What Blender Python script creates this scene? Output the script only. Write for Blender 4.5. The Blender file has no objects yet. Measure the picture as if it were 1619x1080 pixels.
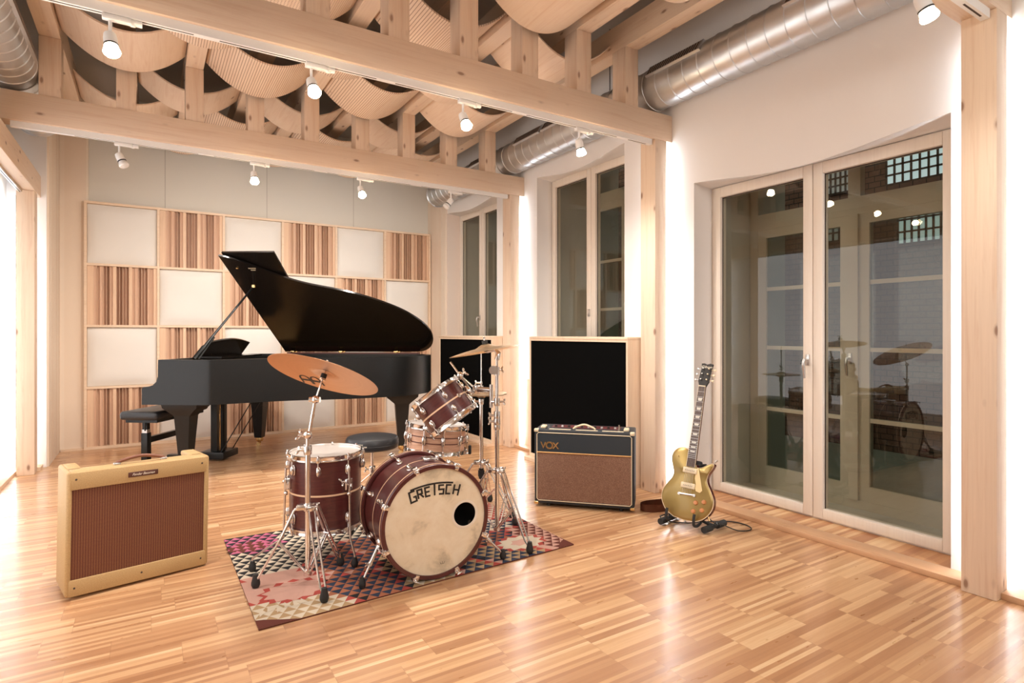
import bpy, bmesh, math, random
from mathutils import Vector, Matrix, Quaternion
random.seed(7)
PI = math.pi
col = bpy.context.scene.collection
D = math.radians

# ------------------------------------------------------------------ materials
class NT:
    def __init__(s, name, rough=0.5, metal=0.0, color=(0.8, 0.8, 0.8)):
        s.m = bpy.data.materials.new(name); s.m.use_nodes = True
        s.t = s.m.node_tree; s.n = s.t.nodes; s.l = s.t.links
        s.b = s.n['Principled BSDF']; s.out = s.n['Material Output']
        s.b.inputs['Roughness'].default_value = rough
        s.b.inputs['Metallic'].default_value = metal
        s.b.inputs['Base Color'].default_value = (*color, 1)
        s._c = None
    def coord(s):
        if s._c is None: s._c = s.n.new('ShaderNodeTexCoord').outputs['Object']
        return s._c
    def put(s, sock, v):
        if isinstance(v, bpy.types.NodeSocket): s.l.new(v, sock)
        elif v is not None: sock.default_value = v
    def mapped(s, scale=(1, 1, 1), rot=(0, 0, 0), loc=(0, 0, 0), vec=None):
        q = s.n.new('ShaderNodeMapping'); s.put(q.inputs[0], vec or s.coord())
        q.inputs['Scale'].default_value = scale; q.inputs['Rotation'].default_value = rot; q.inputs['Location'].default_value = loc
        return q.outputs[0]
    def noise(s, vec=None, scale=5, detail=3, rough=0.5, dist=0):
        q = s.n.new('ShaderNodeTexNoise'); s.put(q.inputs['Vector'], vec or s.coord())
        q.inputs['Scale'].default_value = scale; q.inputs['Detail'].default_value = detail
        q.inputs['Roughness'].default_value = rough; q.inputs['Distortion'].default_value = dist
        return q.outputs['Fac']
    def voro(s, vec=None, scale=5, feature='F1', rnd=1):
        q = s.n.new('ShaderNodeTexVoronoi'); q.feature = feature; s.put(q.inputs['Vector'], vec or s.coord())
        q.inputs['Scale'].default_value = scale; q.inputs['Randomness'].default_value = rnd
        return q
    def ramp(s, fac, stops, interp='LINEAR'):
        q = s.n.new('ShaderNodeValToRGB'); s.put(q.inputs[0], fac); q.color_ramp.interpolation = interp
        e = q.color_ramp.elements
        while len(e) < len(stops): e.new(0.5)
        for i, (p, c) in enumerate(stops):
            e[i].position = p; e[i].color = (*c, 1) if len(c) == 3 else c
        return q.outputs[0]
    def math(s, op, a, b=None, c=None):
        q = s.n.new('ShaderNodeMath'); q.operation = op
        s.put(q.inputs[0], a)
        if b is not None: s.put(q.inputs[1], b)
        if c is not None: s.put(q.inputs[2], c)
        return q.outputs[0]
    def mix(s, fac, a, b, blend='MIX'):
        q = s.n.new('ShaderNodeMix'); q.data_type = 'RGBA'; q.blend_type = blend
        s.put(q.inputs[0], fac)
        s.put(q.inputs[6], (*a, 1) if isinstance(a, tuple) else a)
        s.put(q.inputs[7], (*b, 1) if isinstance(b, tuple) else b)
        return q.outputs[2]
    def sep(s, vec=None):
        q = s.n.new('ShaderNodeSeparateXYZ'); s.put(q.inputs[0], vec or s.coord()); return q.outputs
    def comb(s, x, y, z=0.0):
        q = s.n.new('ShaderNodeCombineXYZ')
        for i, v in enumerate((x, y, z)): s.put(q.inputs[i], v)
        return q.outputs[0]
    def white(s, vec, dim='3D'):
        q = s.n.new('ShaderNodeTexWhiteNoise'); q.noise_dimensions = dim; s.put(q.inputs['Vector'], vec); return q.outputs['Value']
    def bump(s, h, strength=0.2, dist=0.01):
        q = s.n.new('ShaderNodeBump'); s.put(q.inputs['Height'], h)
        q.inputs['Strength'].default_value = strength; q.inputs['Distance'].default_value = dist
        s.l.new(q.outputs[0], s.b.inputs['Normal'])
    def base(s, v): s.put(s.b.inputs['Base Color'], v)
    def set(s, **k):
        for a, v in k.items(): s.put(s.b.inputs[a.replace('_', ' ')], v)
        return s

def simple(name, color, rough=0.5, metal=0.0, **k):
    q = NT(name, rough, metal, color); q.set(**k); return q.m

def m_spruce(name, axis, c1=(0.85, 0.68, 0.525), c2=(0.74, 0.53, 0.38), knots=True, rough=0.55):
    q = NT(name, rough)
    sc = [14, 14, 14]; sc[axis] = 0.7
    v = q.mapped(tuple(sc))
    g = q.noise(v, 2.2, 5, 0.65, 0.6)
    sc2 = [60, 60, 60]; sc2[axis] = 1.5
    f = q.noise(q.mapped(tuple(sc2)), 2, 2, 0.5)
    c = q.ramp(g, [(0.30, c2), (0.48, c1), (0.62, c1), (0.78, c2)])
    c = q.mix(q.math('MULTIPLY', f, 0.35), c, tuple(x * 0.7 for x in c2))
    pl = [2.2, 2.2, 2.2]; pl[axis] = 0.35
    c = q.mix(q.math('MULTIPLY', q.noise(q.mapped(tuple(pl)), 1.2, 2), 0.3), c, (0.83, 0.62, 0.45))
    if knots:
        ks = [13, 13, 13]; ks[axis] = 5.5
        vo = q.voro(q.mapped(tuple(ks)), 1.0)
        w = q.math('LESS_THAN', q.white(vo.outputs['Position']), 0.62)
        k = q.ramp(vo.outputs['Distance'], [(0.0, (1, 1, 1)), (0.10, (0.85, 0.85, 0.85)), (0.15, (0.25, 0.25, 0.25)), (0.22, (0, 0, 0))])
        c = q.mix(q.math('MULTIPLY', q.math('MULTIPLY', k, w), 0.85), c, (0.22, 0.085, 0.035))
    q.base(c); q.bump(g, 0.08, 0.004)
    return q.m

def m_ply(name, perf=None):
    q = NT(name, 0.55)
    g = q.noise(q.mapped((16, 0.9, 5)), 2.0, 5, 0.6, 0.8)
    c = q.ramp(g, [(0.3, (0.78, 0.57, 0.41)), (0.5, (0.87, 0.69, 0.53)), (0.75, (0.79, 0.58, 0.43))])
    ks = q.voro(q.mapped((5, 3, 1)), 1.0)
    w = q.math('LESS_THAN', q.white(ks.outputs['Position']), 0.5)
    k = q.ramp(ks.outputs['Distance'], [(0.0, (1, 1, 1)), (0.05, (1, 1, 1)), (0.10, (0, 0, 0))])
    c = q.mix(q.math('MULTIPLY', q.math('MULTIPLY', k, w), 0.8), c, (0.30, 0.13, 0.06))
    if perf:
        o = q.sep()
        fx = q.math('FRACT', q.math('MULTIPLY', o[0], 1 / 0.0165)); fy = q.math('FRACT', q.math('MULTIPLY', o[1], 1 / 0.0165))
        dx = q.math('ABSOLUTE', q.math('SUBTRACT', fx, 0.5)); dy = q.math('ABSOLUTE', q.math('SUBTRACT', fy, 0.5))
        if perf == 'holes':
            r = q.math('SQRT', q.math('ADD', q.math('MULTIPLY', dx, dx), q.math('MULTIPLY', dy, dy)))
            h = q.math('LESS_THAN', r, 0.24)
        else:
            h = q.math('LESS_THAN', dx, 0.13)
        c = q.mix(q.math('MULTIPLY', h, 0.75), c, (0.30, 0.15, 0.08))
    q.base(c)
    return q.m

def m_parquet():
    q = NT('parquet', 0.3)
    o = q.sep()
    sw = 0.019
    s_i = q.math('FLOOR', q.math('DIVIDE', o[1], sw))
    g_i = q.math('FLOOR', q.math('DIVIDE', s_i, 8.0))
    off = q.white(q.comb(g_i, 3.3, 0.0))
    bx = q.math('ADD', q.math('DIVIDE', o[0], 0.36), q.math('MULTIPLY', off, 1.0))
    b_i = q.math('FLOOR', bx)
    r1 = q.white(q.comb(s_i, b_i, 1.0)); r2 = q.white(q.comb(g_i, b_i, 5.0))
    gr = q.noise(q.mapped((1.5, 40, 1)), 2.5, 4, 0.6, 0.4)
    f = q.math('ADD', q.math('MULTIPLY', r1, 0.60), q.math('MULTIPLY', r2, 0.16))
    f = q.math('ADD', f, q.math('MULTIPLY', gr, 0.30))
    c = q.ramp(f, [(0.10, (0.36, 0.165, 0.075)), (0.38, (0.47, 0.24, 0.115)), (0.60, (0.56, 0.31, 0.155)), (0.78, (0.67, 0.41, 0.215)), (0.95, (0.80, 0.57, 0.34))])
    # thin dark joints at block ends
    e = q.math('LESS_THAN', q.math('FRACT', bx), 0.006)
    e2 = q.math('LESS_THAN', q.math('FRACT', q.math('DIVIDE', s_i, 7.0)), 0.01)
    fr = q.math('LESS_THAN', q.math('FRACT', q.math('DIVIDE', o[1], sw)), 0.06)
    e = q.math('MAXIMUM', e, q.math('MULTIPLY', e2, fr))
    c = q.mix(q.math('MULTIPLY', e, 0.3), c, (0.22, 0.09, 0.04))
    q.base(c)
    q.set(Roughness=q.ramp(q.noise(q.mapped((3, 12, 1)), 2, 3), [(0.3, (0.27,) * 3), (0.7, (0.38,) * 3)]))
    q.set(Coat_Weight=0.4, Coat_Roughness=0.16)
    return q.m

M = {}
M['wood_x'] = m_spruce('spruce_along_x', 0); M['wood_y'] = m_spruce('spruce_along_y', 1); M['wood_z'] = m_spruce('spruce_along_z', 2)
M['clean_x'] = m_spruce('clean_spruce_x', 0, (0.84, 0.64, 0.46), (0.74, 0.52, 0.34), False)
M['clean_z'] = m_spruce('clean_spruce_z', 2, (0.86, 0.68, 0.50), (0.78, 0.57, 0.40), False)
M['slat'] = m_spruce('diffuser_light', 2, (0.80, 0.54, 0.35), (0.68, 0.42, 0.26), False)
M['slat_shaded'] = m_spruce('diffuser_shaded', 2, (0.60, 0.345, 0.22), (0.48, 0.25, 0.15), False)  # this and the next: darker slat tones standing in for shade in the wells
M['slat_half_shaded'] = m_spruce('diffuser_half_shaded', 2, (0.70, 0.44, 0.29), (0.58, 0.33, 0.21), False)
M['ply'] = m_ply('plywood'); M['ply_holes'] = m_ply('plywood_holes', 'holes'); M['ply_slots'] = m_ply('plywood_slots', 'slots')
M['parquet'] = m_parquet()
M['board'] = m_spruce('border_board', 1, (0.62, 0.34, 0.17), (0.50, 0.24, 0.11), False, 0.4)
def m_niche():
    q = NT('niche_parquet', 0.35); o = q.sep()
    s_i = q.math('FLOOR', q.math('DIVIDE', o[1], 0.0225)); r = q.white(q.comb(s_i, 2.0, 0.0))
    q.base(q.ramp(r, [(0.1, (0.40, 0.17, 0.075)), (0.6, (0.56, 0.28, 0.125)), (0.95, (0.76, 0.50, 0.27))])); return q.m
M['niche'] = m_niche()
def m_wall(name, c, s=0.02):
    q = NT(name, 0.85, 0, c); n = q.noise(None, 3, 3)
    q.base(q.ramp(n, [(0.3, tuple(x * (1 - s) for x in c)), (0.7, c)])); q.bump(q.noise(None, 90, 2), 0.05, 0.002); return q.m
M['plaster'] = m_wall('plaster', (0.84, 0.80, 0.765))
M['warm'] = m_wall('warm_plaster', (0.80, 0.66, 0.56))
M['ceil'] = m_wall('ceiling_paint', (0.52, 0.49, 0.46))
def m_backwall():
    q = NT('back_wall_fabric', 0.9); o = q.sep()
    s = q.math('LESS_THAN', q.math('FRACT', q.math('DIVIDE', q.math('ADD', o[0], 3.0), 1.05)), 0.006)
    q.base(q.mix(s, (0.72, 0.68, 0.60), (0.45, 0.40, 0.34))); return q.m
M['backwall'] = m_backwall()
def m_vpanel():
    q = NT('ribbed_panel', 0.7); o = q.sep()
    w = q.white(q.comb(q.math('FLOOR', q.math('MULTIPLY', o[1], 11.0)), q.math('FLOOR', q.math('MULTIPLY', o[0], 11.0)), 0.0))
    q.base(q.mix(w, (0.80, 0.65, 0.51), (0.85, 0.73, 0.60))); return q.m
M['vpanel'] = m_vpanel()
M['frame'] = m_spruce('window_wood', 2, (0.87, 0.80, 0.71), (0.83, 0.74, 0.64), False, 0.4)
M['oframe'] = simple('outer_window_paint', (0.52, 0.47, 0.38), 0.5)
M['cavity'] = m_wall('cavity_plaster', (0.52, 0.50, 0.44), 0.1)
M['white'] = simple('white_plastic', (0.86, 0.85, 0.83), 0.4)
M['black'] = simple('black_fabric', (0.004, 0.004, 0.004), 1.0, 0, Specular_IOR_Level=0.02)
M['dark'] = simple('dark_slot', (0.06, 0.04, 0.03), 0.8)
M['rubber'] = simple('black_rubber', (0.018, 0.018, 0.018), 0.55)
M['foam'] = simple('black_foam', (0.03, 0.03, 0.03), 0.85)
M['pblack'] = simple('piano_satin_black', (0.006, 0.0065, 0.0065), 0.33, 0, Specular_IOR_Level=0.38)
M['plid'] = simple('piano_polished_black', (0.008, 0.006, 0.005), 0.16)
M['leather'] = simple('black_leather', (0.022, 0.022, 0.024), 0.38)
def m_chrome(name, c=(0.82, 0.80, 0.78), r=0.13):
    return simple(name, c, r, 1.0)
M['chrome'] = m_chrome('chrome'); M['steel'] = m_chrome('brushed_steel', (0.62, 0.60, 0.58), 0.28)
M['brassy'] = m_chrome('brass', (0.78, 0.55, 0.25), 0.25); M['gold'] = m_chrome('gold', (0.85, 0.62, 0.30), 0.25)
def m_duct():
    q = NT('galvanised_duct', 0.3, 1.0); n = q.noise(None, 7, 3)
    q.base(q.mix(n, (0.55, 0.58, 0.61), (0.70, 0.73, 0.76))); q.set(Roughness=q.ramp(q.noise(None, 9, 2), [(0.3, (0.33,) * 3), (0.7, (0.42,) * 3)])); return q.m
M['duct'] = m_duct()
def m_cymbal(name, c1, c2, rough):
    q = NT(name, rough, 1.0); o = q.sep()
    r = q.math('SQRT', q.math('ADD', q.math('MULTIPLY', o[0], o[0]), q.math('MULTIPLY', o[1], o[1])))
    w = q.math('SINE', q.math('MULTIPLY', r, 900.0))
    q.base(q.mix(q.noise(q.comb(r, 0.0, 0.0), 60, 3), c1, c2)); q.bump(w, 0.12, 0.001)
    q.set(Anisotropic=0.3); return q.m
M['cym1'] = m_cymbal('bronze_cymbal', (0.50, 0.28, 0.165), (0.62, 0.37, 0.23), 0.34)
M['cym2'] = m_cymbal('brass_cymbal', (0.72, 0.50, 0.30), (0.84, 0.64, 0.42), 0.3)
def m_shell():
    q = NT('mahogany_lacquer', 0.33); g = q.noise(q.mapped((4, 4, 30)), 3, 4, 0.6, 0.5)
    q.base(q.ramp(g, [(0.3, (0.060, 0.010, 0.010)), (0.7, (0.105, 0.020, 0.017))])); q.set(Coat_Weight=0.25, Coat_Roughness=0.2); return q.m
M['shell'] = m_shell()
M['inlay'] = simple('maple_inlay', (0.78, 0.52, 0.33), 0.4)
def m_snare():
    q = NT('rosewood_snare', 0.35); g = q.noise(q.mapped((5, 5, 40)), 3, 4, 0.6, 0.5)
    q.base(q.ramp(g, [(0.3, (0.52, 0.27, 0.17)), (0.7, (0.70, 0.42, 0.28))])); return q.m
M['snare'] = m_snare()
M['snareline'] = simple('snare_dark_line', (0.12, 0.03, 0.02), 0.4)
M['head'] = simple('coated_head', (0.56, 0.50, 0.455), 0.25)
def m_vhead():
    q = NT('aged_head', 0.5); n = q.noise(None, 9, 6, 0.62, 0.3); n2 = q.noise(None, 3.5, 3, 0.5)
    f = q.math('ADD', q.math('MULTIPLY', n, 0.7), q.math('MULTIPLY', n2, 0.3))
    q.base(q.ramp(f, [(0.40, (0.82, 0.72, 0.55)), (0.53, (0.76, 0.64, 0.46)), (0.60, (0.60, 0.50, 0.35)), (0.70, (0.40, 0.33, 0.23))])); return q.m
M['vhead'] = m_vhead()
M['ink'] = simple('black_ink', (0.015, 0.012, 0.010), 0.6)
def m_tweed():
    q = NT('lacquered_tweed', 0.55); a = q.sep()
    w = q.noise(q.mapped((1, 1, 1), (0, 0.7, 0)), 260, 2); n = q.noise(None, 5, 3)
    c = q.mix(w, (0.30, 0.17, 0.06), (0.66, 0.46, 0.22)); q.base(q.mix(q.math('MULTIPLY', n, 0.6), c, (0.44, 0.27, 0.11))); q.bump(w, 0.3, 0.001); return q.m
M['tweed'] = m_tweed()
def m_grille():
    q = NT('oxblood_grille', 0.8); o = q.sep()
    col_i = q.math('FLOOR', q.math('MULTIPLY', o[0], 100.0))
    fx = q.math('FRACT', q.math('MULTIPLY', o[0], 100.0))
    z = q.math('ADD', q.math('MULTIPLY', o[2], 165.0), q.math('MULTIPLY', q.math('MODULO', col_i, 2.0), 0.5))
    fz = q.math('FRACT', z)
    dash = q.math('MULTIPLY', q.math('LESS_THAN', q.math('ABSOLUTE', q.math('SUBTRACT', fz, 0.5)), 0.17), q.math('LESS_THAN', q.math('ABSOLUTE', q.math('SUBTRACT', fx, 0.5)), 0.38))
    q.base(q.mix(dash, (0.085, 0.014, 0.009), (0.34, 0.16, 0.055))); return q.m
M['grille'] = m_grille()
M['tolex'] = simple('black_tolex', (0.022, 0.026, 0.032), 0.6)
M['navy'] = simple('dark_blue_vinyl', (0.022, 0.032, 0.042), 0.55)
def m_vox():
    q = NT('brown_diamond_cloth', 0.85); o = q.sep()
    a = q.math('SINE', q.math('MULTIPLY', q.math('ADD', o[0], o[2]), 760.0)); b = q.math('SINE', q.math('MULTIPLY', q.math('SUBTRACT', o[0], o[2]), 760.0))
    n = q.noise(None, 300, 2); f = q.math('ADD', q.math('MULTIPLY', q.math('MULTIPLY', a, b), 0.25), n)
    q.base(q.ramp(f, [(0.3, (0.13, 0.055, 0.035)), (0.55, (0.24, 0.125, 0.08)), (0.8, (0.40, 0.26, 0.17))])); return q.m
M['voxcloth'] = m_vox()
M['cream'] = simple('cream_plastic', (0.78, 0.66, 0.46), 0.4)
M['goldpiping'] = simple('gold_piping', (0.72, 0.42, 0.16), 0.4, 0.3)
M['plate'] = simple('brown_badge', (0.09, 0.03, 0.02), 0.4)
M['ivory'] = simple('silver_lettering', (0.80, 0.72, 0.58), 0.4)
def m_goldtop():
    q = NT('gold_top', 0.34, 0.75); n = q.noise(None, 8, 3)
    q.base(q.mix(n, (0.31, 0.215, 0.065), (0.42, 0.30, 0.11))); q.set(Coat_Weight=0.4, Coat_Roughness=0.1); return q.m
M['goldtop'] = m_goldtop()
M['maroon'] = simple('cherry_back', (0.13, 0.022, 0.016), 0.25)
M['rosewood'] = simple('rosewood_fretboard', (0.07, 0.035, 0.022), 0.5)
M['pearl'] = simple('pearl_inlay', (0.80, 0.77, 0.68), 0.3)
M['pickguard'] = simple('cream_pickguard', (0.78, 0.60, 0.30), 0.3)
M['amber'] = simple('amber_knob', (0.55, 0.22, 0.08), 0.2)
M['brown_leather'] = simple('brown_leather', (0.20, 0.07, 0.035), 0.45)
M['fabric'] = m_wall('white_fabric', (0.80, 0.75, 0.685), 0.03)
def m_emit(name, c, s):
    q = NT(name); q.base((*c, 1)); q.set(Emission_Color=(*c, 1), Emission_Strength=s); return q.m
M['led'] = m_emit('led_strip', (0.80, 0.90, 1.0), 40)
M['bulb'] = m_emit('warm_bulb', (1.0, 0.78, 0.50), 60)
M['sky_lit'] = m_emit('lit_window', (0.66, 0.84, 0.90), 0.5)
M['dim_lit'] = m_emit('dim_window', (0.45, 0.47, 0.45), 0.2)
def m_brick():
    q = NT('brick', 0.9); b = q.n.new('ShaderNodeTexBrick'); o = q.sep(); q.put(b.inputs['Vector'], q.comb(o[1], o[2], 0.0))
    b.inputs['Scale'].default_value = 3.0; b.inputs['Color1'].default_value = (0.20, 0.10, 0.07, 1); b.inputs['Color2'].default_value = (0.15, 0.075, 0.05, 1); b.inputs['Mortar'].default_value = (0.02, 0.015, 0.012, 1)
    q.base(b.outputs[0]); return q.m
M['brick'] = m_brick()
def m_glass(name, tint, ior=1.6):
    m = bpy.data.materials.new(name); m.use_nodes = True; t = m.node_tree; n = t.nodes; n.clear()
    o = n.new('ShaderNodeOutputMaterial'); a = n.new('ShaderNodeBsdfTransparent'); g = n.new('ShaderNodeBsdfGlossy'); f = n.new('ShaderNodeFresnel'); x = n.new('ShaderNodeMixShader')
    a.inputs[0].default_value = (*tint, 1); g.inputs['Roughness'].default_value = 0.0; f.inputs[0].default_value = ior
    ge = n.new('ShaderNodeNewGeometry'); k = n.new('ShaderNodeMath'); k.operation = 'SUBTRACT'; k.inputs[0].default_value = 1; t.links.new(ge.outputs['Backfacing'], k.inputs[1]); k2 = n.new('ShaderNodeMath'); k2.operation = 'MULTIPLY'; t.links.new(f.outputs[0], k2.inputs[0]); t.links.new(k.outputs[0], k2.inputs[1]); t.links.new(k2.outputs[0], x.inputs[0]); t.links.new(a.outputs[0], x.inputs[1]); t.links.new(g.outputs[0], x.inputs[2]); t.links.new(x.outputs[0], o.inputs[0])
    return m
M['glass'] = m_glass('window_glass', (0.90, 0.905, 0.865), 1.7)
M['oglass'] = m_glass('outer_glass', (0.7, 0.74, 0.70), 1.5)

# ------------------------------------------------------------------ mesh builder
class MB:
    def __init__(s, mx=None): s.bm = bmesh.new(); s.mx = mx
    def _fin(s, vs, fs, mi):
        for f in fs: f.material_index = mi
        return vs
    def add(s, verts, faces, mi=0, mx=None):
        vs = []
        for v in verts:
            v = Vector(v)
            if mx is not None: v = mx @ v
            if s.mx is not None: v = s.mx @ v
            vs.append(s.bm.verts.new(v))
        for f in faces:
            try:
                ff = s.bm.faces.new([vs[i] for i in f]); ff.material_index = mi
            except ValueError: pass
        return s
    def box(s, x0, x1, y0, y1, z0, z1, mi=0, bev=0, mx=None, seg=2):
        if bev:
            b = bmesh.new(); r = bmesh.ops.create_cube(b, size=1)
            for v in b.verts: v.co = Vector(((x0 + x1) / 2 + v.co.x * (x1 - x0), (y0 + y1) / 2 + v.co.y * (y1 - y0), (z0 + z1) / 2 + v.co.z * (z1 - z0)))
            bmesh.ops.bevel(b, geom=list(b.edges), offset=bev, segments=seg, affect='EDGES', profile=0.5)
            b.verts.index_update()
            s.add([v.co.copy() for v in b.verts], [[v.index for v in f.verts] for f in b.faces], mi, mx); b.free(); return s
        c = [(x, y, z) for z in (z0, z1) for y in (y0, y1) for x in (x0, x1)]
        return s.add(c, [(0, 2, 3, 1), (4, 5, 7, 6), (0, 1, 5, 4), (2, 6, 7, 3), (0, 4, 6, 2), (1, 3, 7, 5)], mi, mx)
    def prism(s, pts, h0, h1, axis='z', mi=0, mx=None):
        f = {'z': lambda a, b, h: (a, b, h), 'y': lambda a, b, h: (a, h, b), 'x': lambda a, b, h: (h, a, b)}[axis]
        n = len(pts)
        v = [f(a, b, h0) for a, b in pts] + [f(a, b, h1) for a, b in pts]
        return s.add(v, [list(range(n))[::-1], list(range(n, 2 * n))] + [(i, (i + 1) % n, n + (i + 1) % n, n + i) for i in range(n)], mi, mx)
    def cyl(s, p0, p1, r0, r1=None, seg=16, mi=0, cap=True):
        return s.tube([p0, p1], [r0, r0 if r1 is None else r1], seg, mi, cap)
    def tube(s, pts, r, seg=12, mi=0, cap=True, closed=False, smooth=0):
        P = [Vector(p) for p in pts]
        if smooth: P, r = catmull(P, smooth, closed, r)
        n = len(P); rr = r if isinstance(r, (list, tuple)) else [r] * n
        T = []
        for i in range(n):
            a = P[(i - 1) % n] if (closed or i > 0) else P[i]; b = P[(i + 1) % n] if (closed or i < n - 1) else P[i]
            d = (b - a); T.append(d.normalized() if d.length > 1e-9 else Vector((0, 0, 1)))
        t0 = T[0]; up = Vector((0, 0, 1)) if abs(t0.z) < 0.9 else Vector((1, 0, 0))
        u = (up - t0 * up.dot(t0)).normalized(); verts = []
        for i in range(n):
            if i: 
                u = (u - T[i] * u.dot(T[i]))
                u = u.normalized() if u.length > 1e-6 else T[i].orthogonal().normalized()
            w = T[i].cross(u)
            for k in range(seg):
                a = 2 * PI * k / seg; verts.append(P[i] + (u * math.cos(a) + w * math.sin(a)) * rr[i])
        F = []
        for i in range(n if closed else n - 1):
            j = (i + 1) % n
            for k in range(seg):
                l = (k + 1) % seg; F.append((i * seg + k, i * seg + l, j * seg + l, j * seg + k))
        if cap and not closed: F += [list(range(seg))[::-1], list(range((n - 1) * seg, n * seg))]
        return s.add(verts, F, mi)
    def lathe(s, prof, o=(0, 0, 0), ax=(0, 0, 1), seg=32, mi=0, close=False, cap=True):
        ax = Vector(ax).normalized(); q = Vector((0, 0, 1)).rotation_difference(ax).to_matrix(); o = Vector(o)
        verts = [o + q @ Vector((r * math.cos(2 * PI * k / seg), r * math.sin(2 * PI * k / seg), z)) for r, z in prof for k in range(seg)]
        n = len(prof); F = []
        for i in range(n if close else n - 1):
            j = (i + 1) % n
            for k in range(seg):
                l = (k + 1) % seg; F.append((i * seg + k, i * seg + l, j * seg + l, j * seg + k))
        if not close and cap:
            if prof[0][0] > 1e-5: F.append(list(range(seg))[::-1])
            if prof[-1][0] > 1e-5: F.append(list(range((n - 1) * seg, n * seg)))
        return s.add(verts, F, mi)
    def ell(s, c, r, seg=14, rings=8, mi=0, ax=None):
        q = Vector((0, 0, 1)).rotation_difference(Vector(ax).normalized()).to_matrix() if ax else Matrix.Identity(3)
        c = Vector(c); V = []; F = []
        for i in range(rings + 1):
            a = PI * i / rings
            for k in range(seg):
                b = 2 * PI * k / seg; V.append(c + q @ Vector((r[0] * math.sin(a) * math.cos(b), r[1] * math.sin(a) * math.sin(b), -r[2] * math.cos(a))))
        for i in range(rings):
            for k in range(seg):
                l = (k + 1) % seg; F.append((i * seg + k, i * seg + l, (i + 1) * seg + l, (i + 1) * seg + k))
        return s.add(V, F, mi)
    def stroke(s, pts, w, d, fn, mi=0, sub=1):
        # flat pen stroke of width w and depth d on a surface given by fn(x, y, h) -> point
        Q = []
        for a, b in zip(pts, pts[1:]):
            for k in range(sub): Q.append((a[0] + (b[0] - a[0]) * k / sub, a[1] + (b[1] - a[1]) * k / sub))
        Q.append(pts[-1]); L = []; R = []
        for i in range(len(Q)):
            ds = []
            if i: ds.append(Vector((Q[i][0] - Q[i - 1][0], Q[i][1] - Q[i - 1][1])).normalized())
            if i < len(Q) - 1: ds.append(Vector((Q[i + 1][0] - Q[i][0], Q[i + 1][1] - Q[i][1])).normalized())
            t = (ds[0] + ds[-1]); t = t.normalized() if t.length > 1e-6 else ds[0]
            n = Vector((-t.y, t.x)); k = 1 / max(0.5, abs(t.dot(ds[0])))
            e = (-1 if i == 0 else 1 if i == len(Q) - 1 else 0) * w * 0.0
            L.append((Q[i][0] + n.x * w / 2 * k + t.x * e, Q[i][1] + n.y * w / 2 * k + t.y * e)); R.append((Q[i][0] - n.x * w / 2 * k + t.x * e, Q[i][1] - n.y * w / 2 * k + t.y * e))
        n = len(Q); V = [fn(x, y, h) for h in (0, d) for P in (L, R) for x, y in P]
        F = []
        for i in range(n - 1):
            F += [(2 * n + i, 2 * n + i + 1, 3 * n + i + 1, 3 * n + i), (i, n + i, n + i + 1, i + 1), (i, i + 1, 2 * n + i + 1, 2 * n + i), (n + i, 3 * n + i, 3 * n + i + 1, n + i + 1)]
        F += [(0, 2 * n, 3 * n, n), (n - 1, 2 * n - 1, 4 * n - 1, 3 * n - 1)]
        return s.add(V, F, mi)
    def build(s, name, mat, parent=None, flat=False, loc=None, ang=38, **tags):
        bmesh.ops.recalc_face_normals(s.bm, faces=s.bm.faces)
        me = bpy.data.meshes.new(name); s.bm.to_mesh(me); s.bm.free()
        for m in (mat if isinstance(mat, (list, tuple)) else [mat]): me.materials.append(M[m] if isinstance(m, str) else m)
        if not flat:
            me.shade_smooth()
            me.set_sharp_from_angle(angle=D(ang))
        o = bpy.data.objects.new(name, me); col.objects.link(o)
        if parent is not None: o.parent = parent
        if loc is not None:
            o.location = loc
        for k, v in tags.items(): o[k] = v
        return o

def catmull(P, sub, closed=False, r=None):
    n = len(P); out = []; ro = []
    rl = r if isinstance(r, (list, tuple)) else None
    rng = n if closed else n - 1
    for i in range(rng):
        p0 = P[(i - 1) % n] if (closed or i > 0) else P[0]; p1 = P[i]; p2 = P[(i + 1) % n]; p3 = P[(i + 2) % n] if (closed or i < n - 2) else P[n - 1]
        for k in range(sub):
            t = k / sub
            out.append(0.5 * ((2 * p1) + (p2 - p0) * t + (2 * p0 - 5 * p1 + 4 * p2 - p3) * t * t + (3 * p1 - p0 - 3 * p2 + p3) * t ** 3))
            if rl: ro.append(rl[i] * (1 - t) + rl[(i + 1) % n] * t)
    if not closed:
        out.append(P[-1].copy()); 
        if rl: ro.append(rl[-1])
    return out, (ro if rl else r)
def cat2(pts, sub, closed=False):
    P, _ = catmull([Vector((a, b, 0)) for a, b in pts], sub, closed); return [(p.x, p.y) for p in P]

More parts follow.
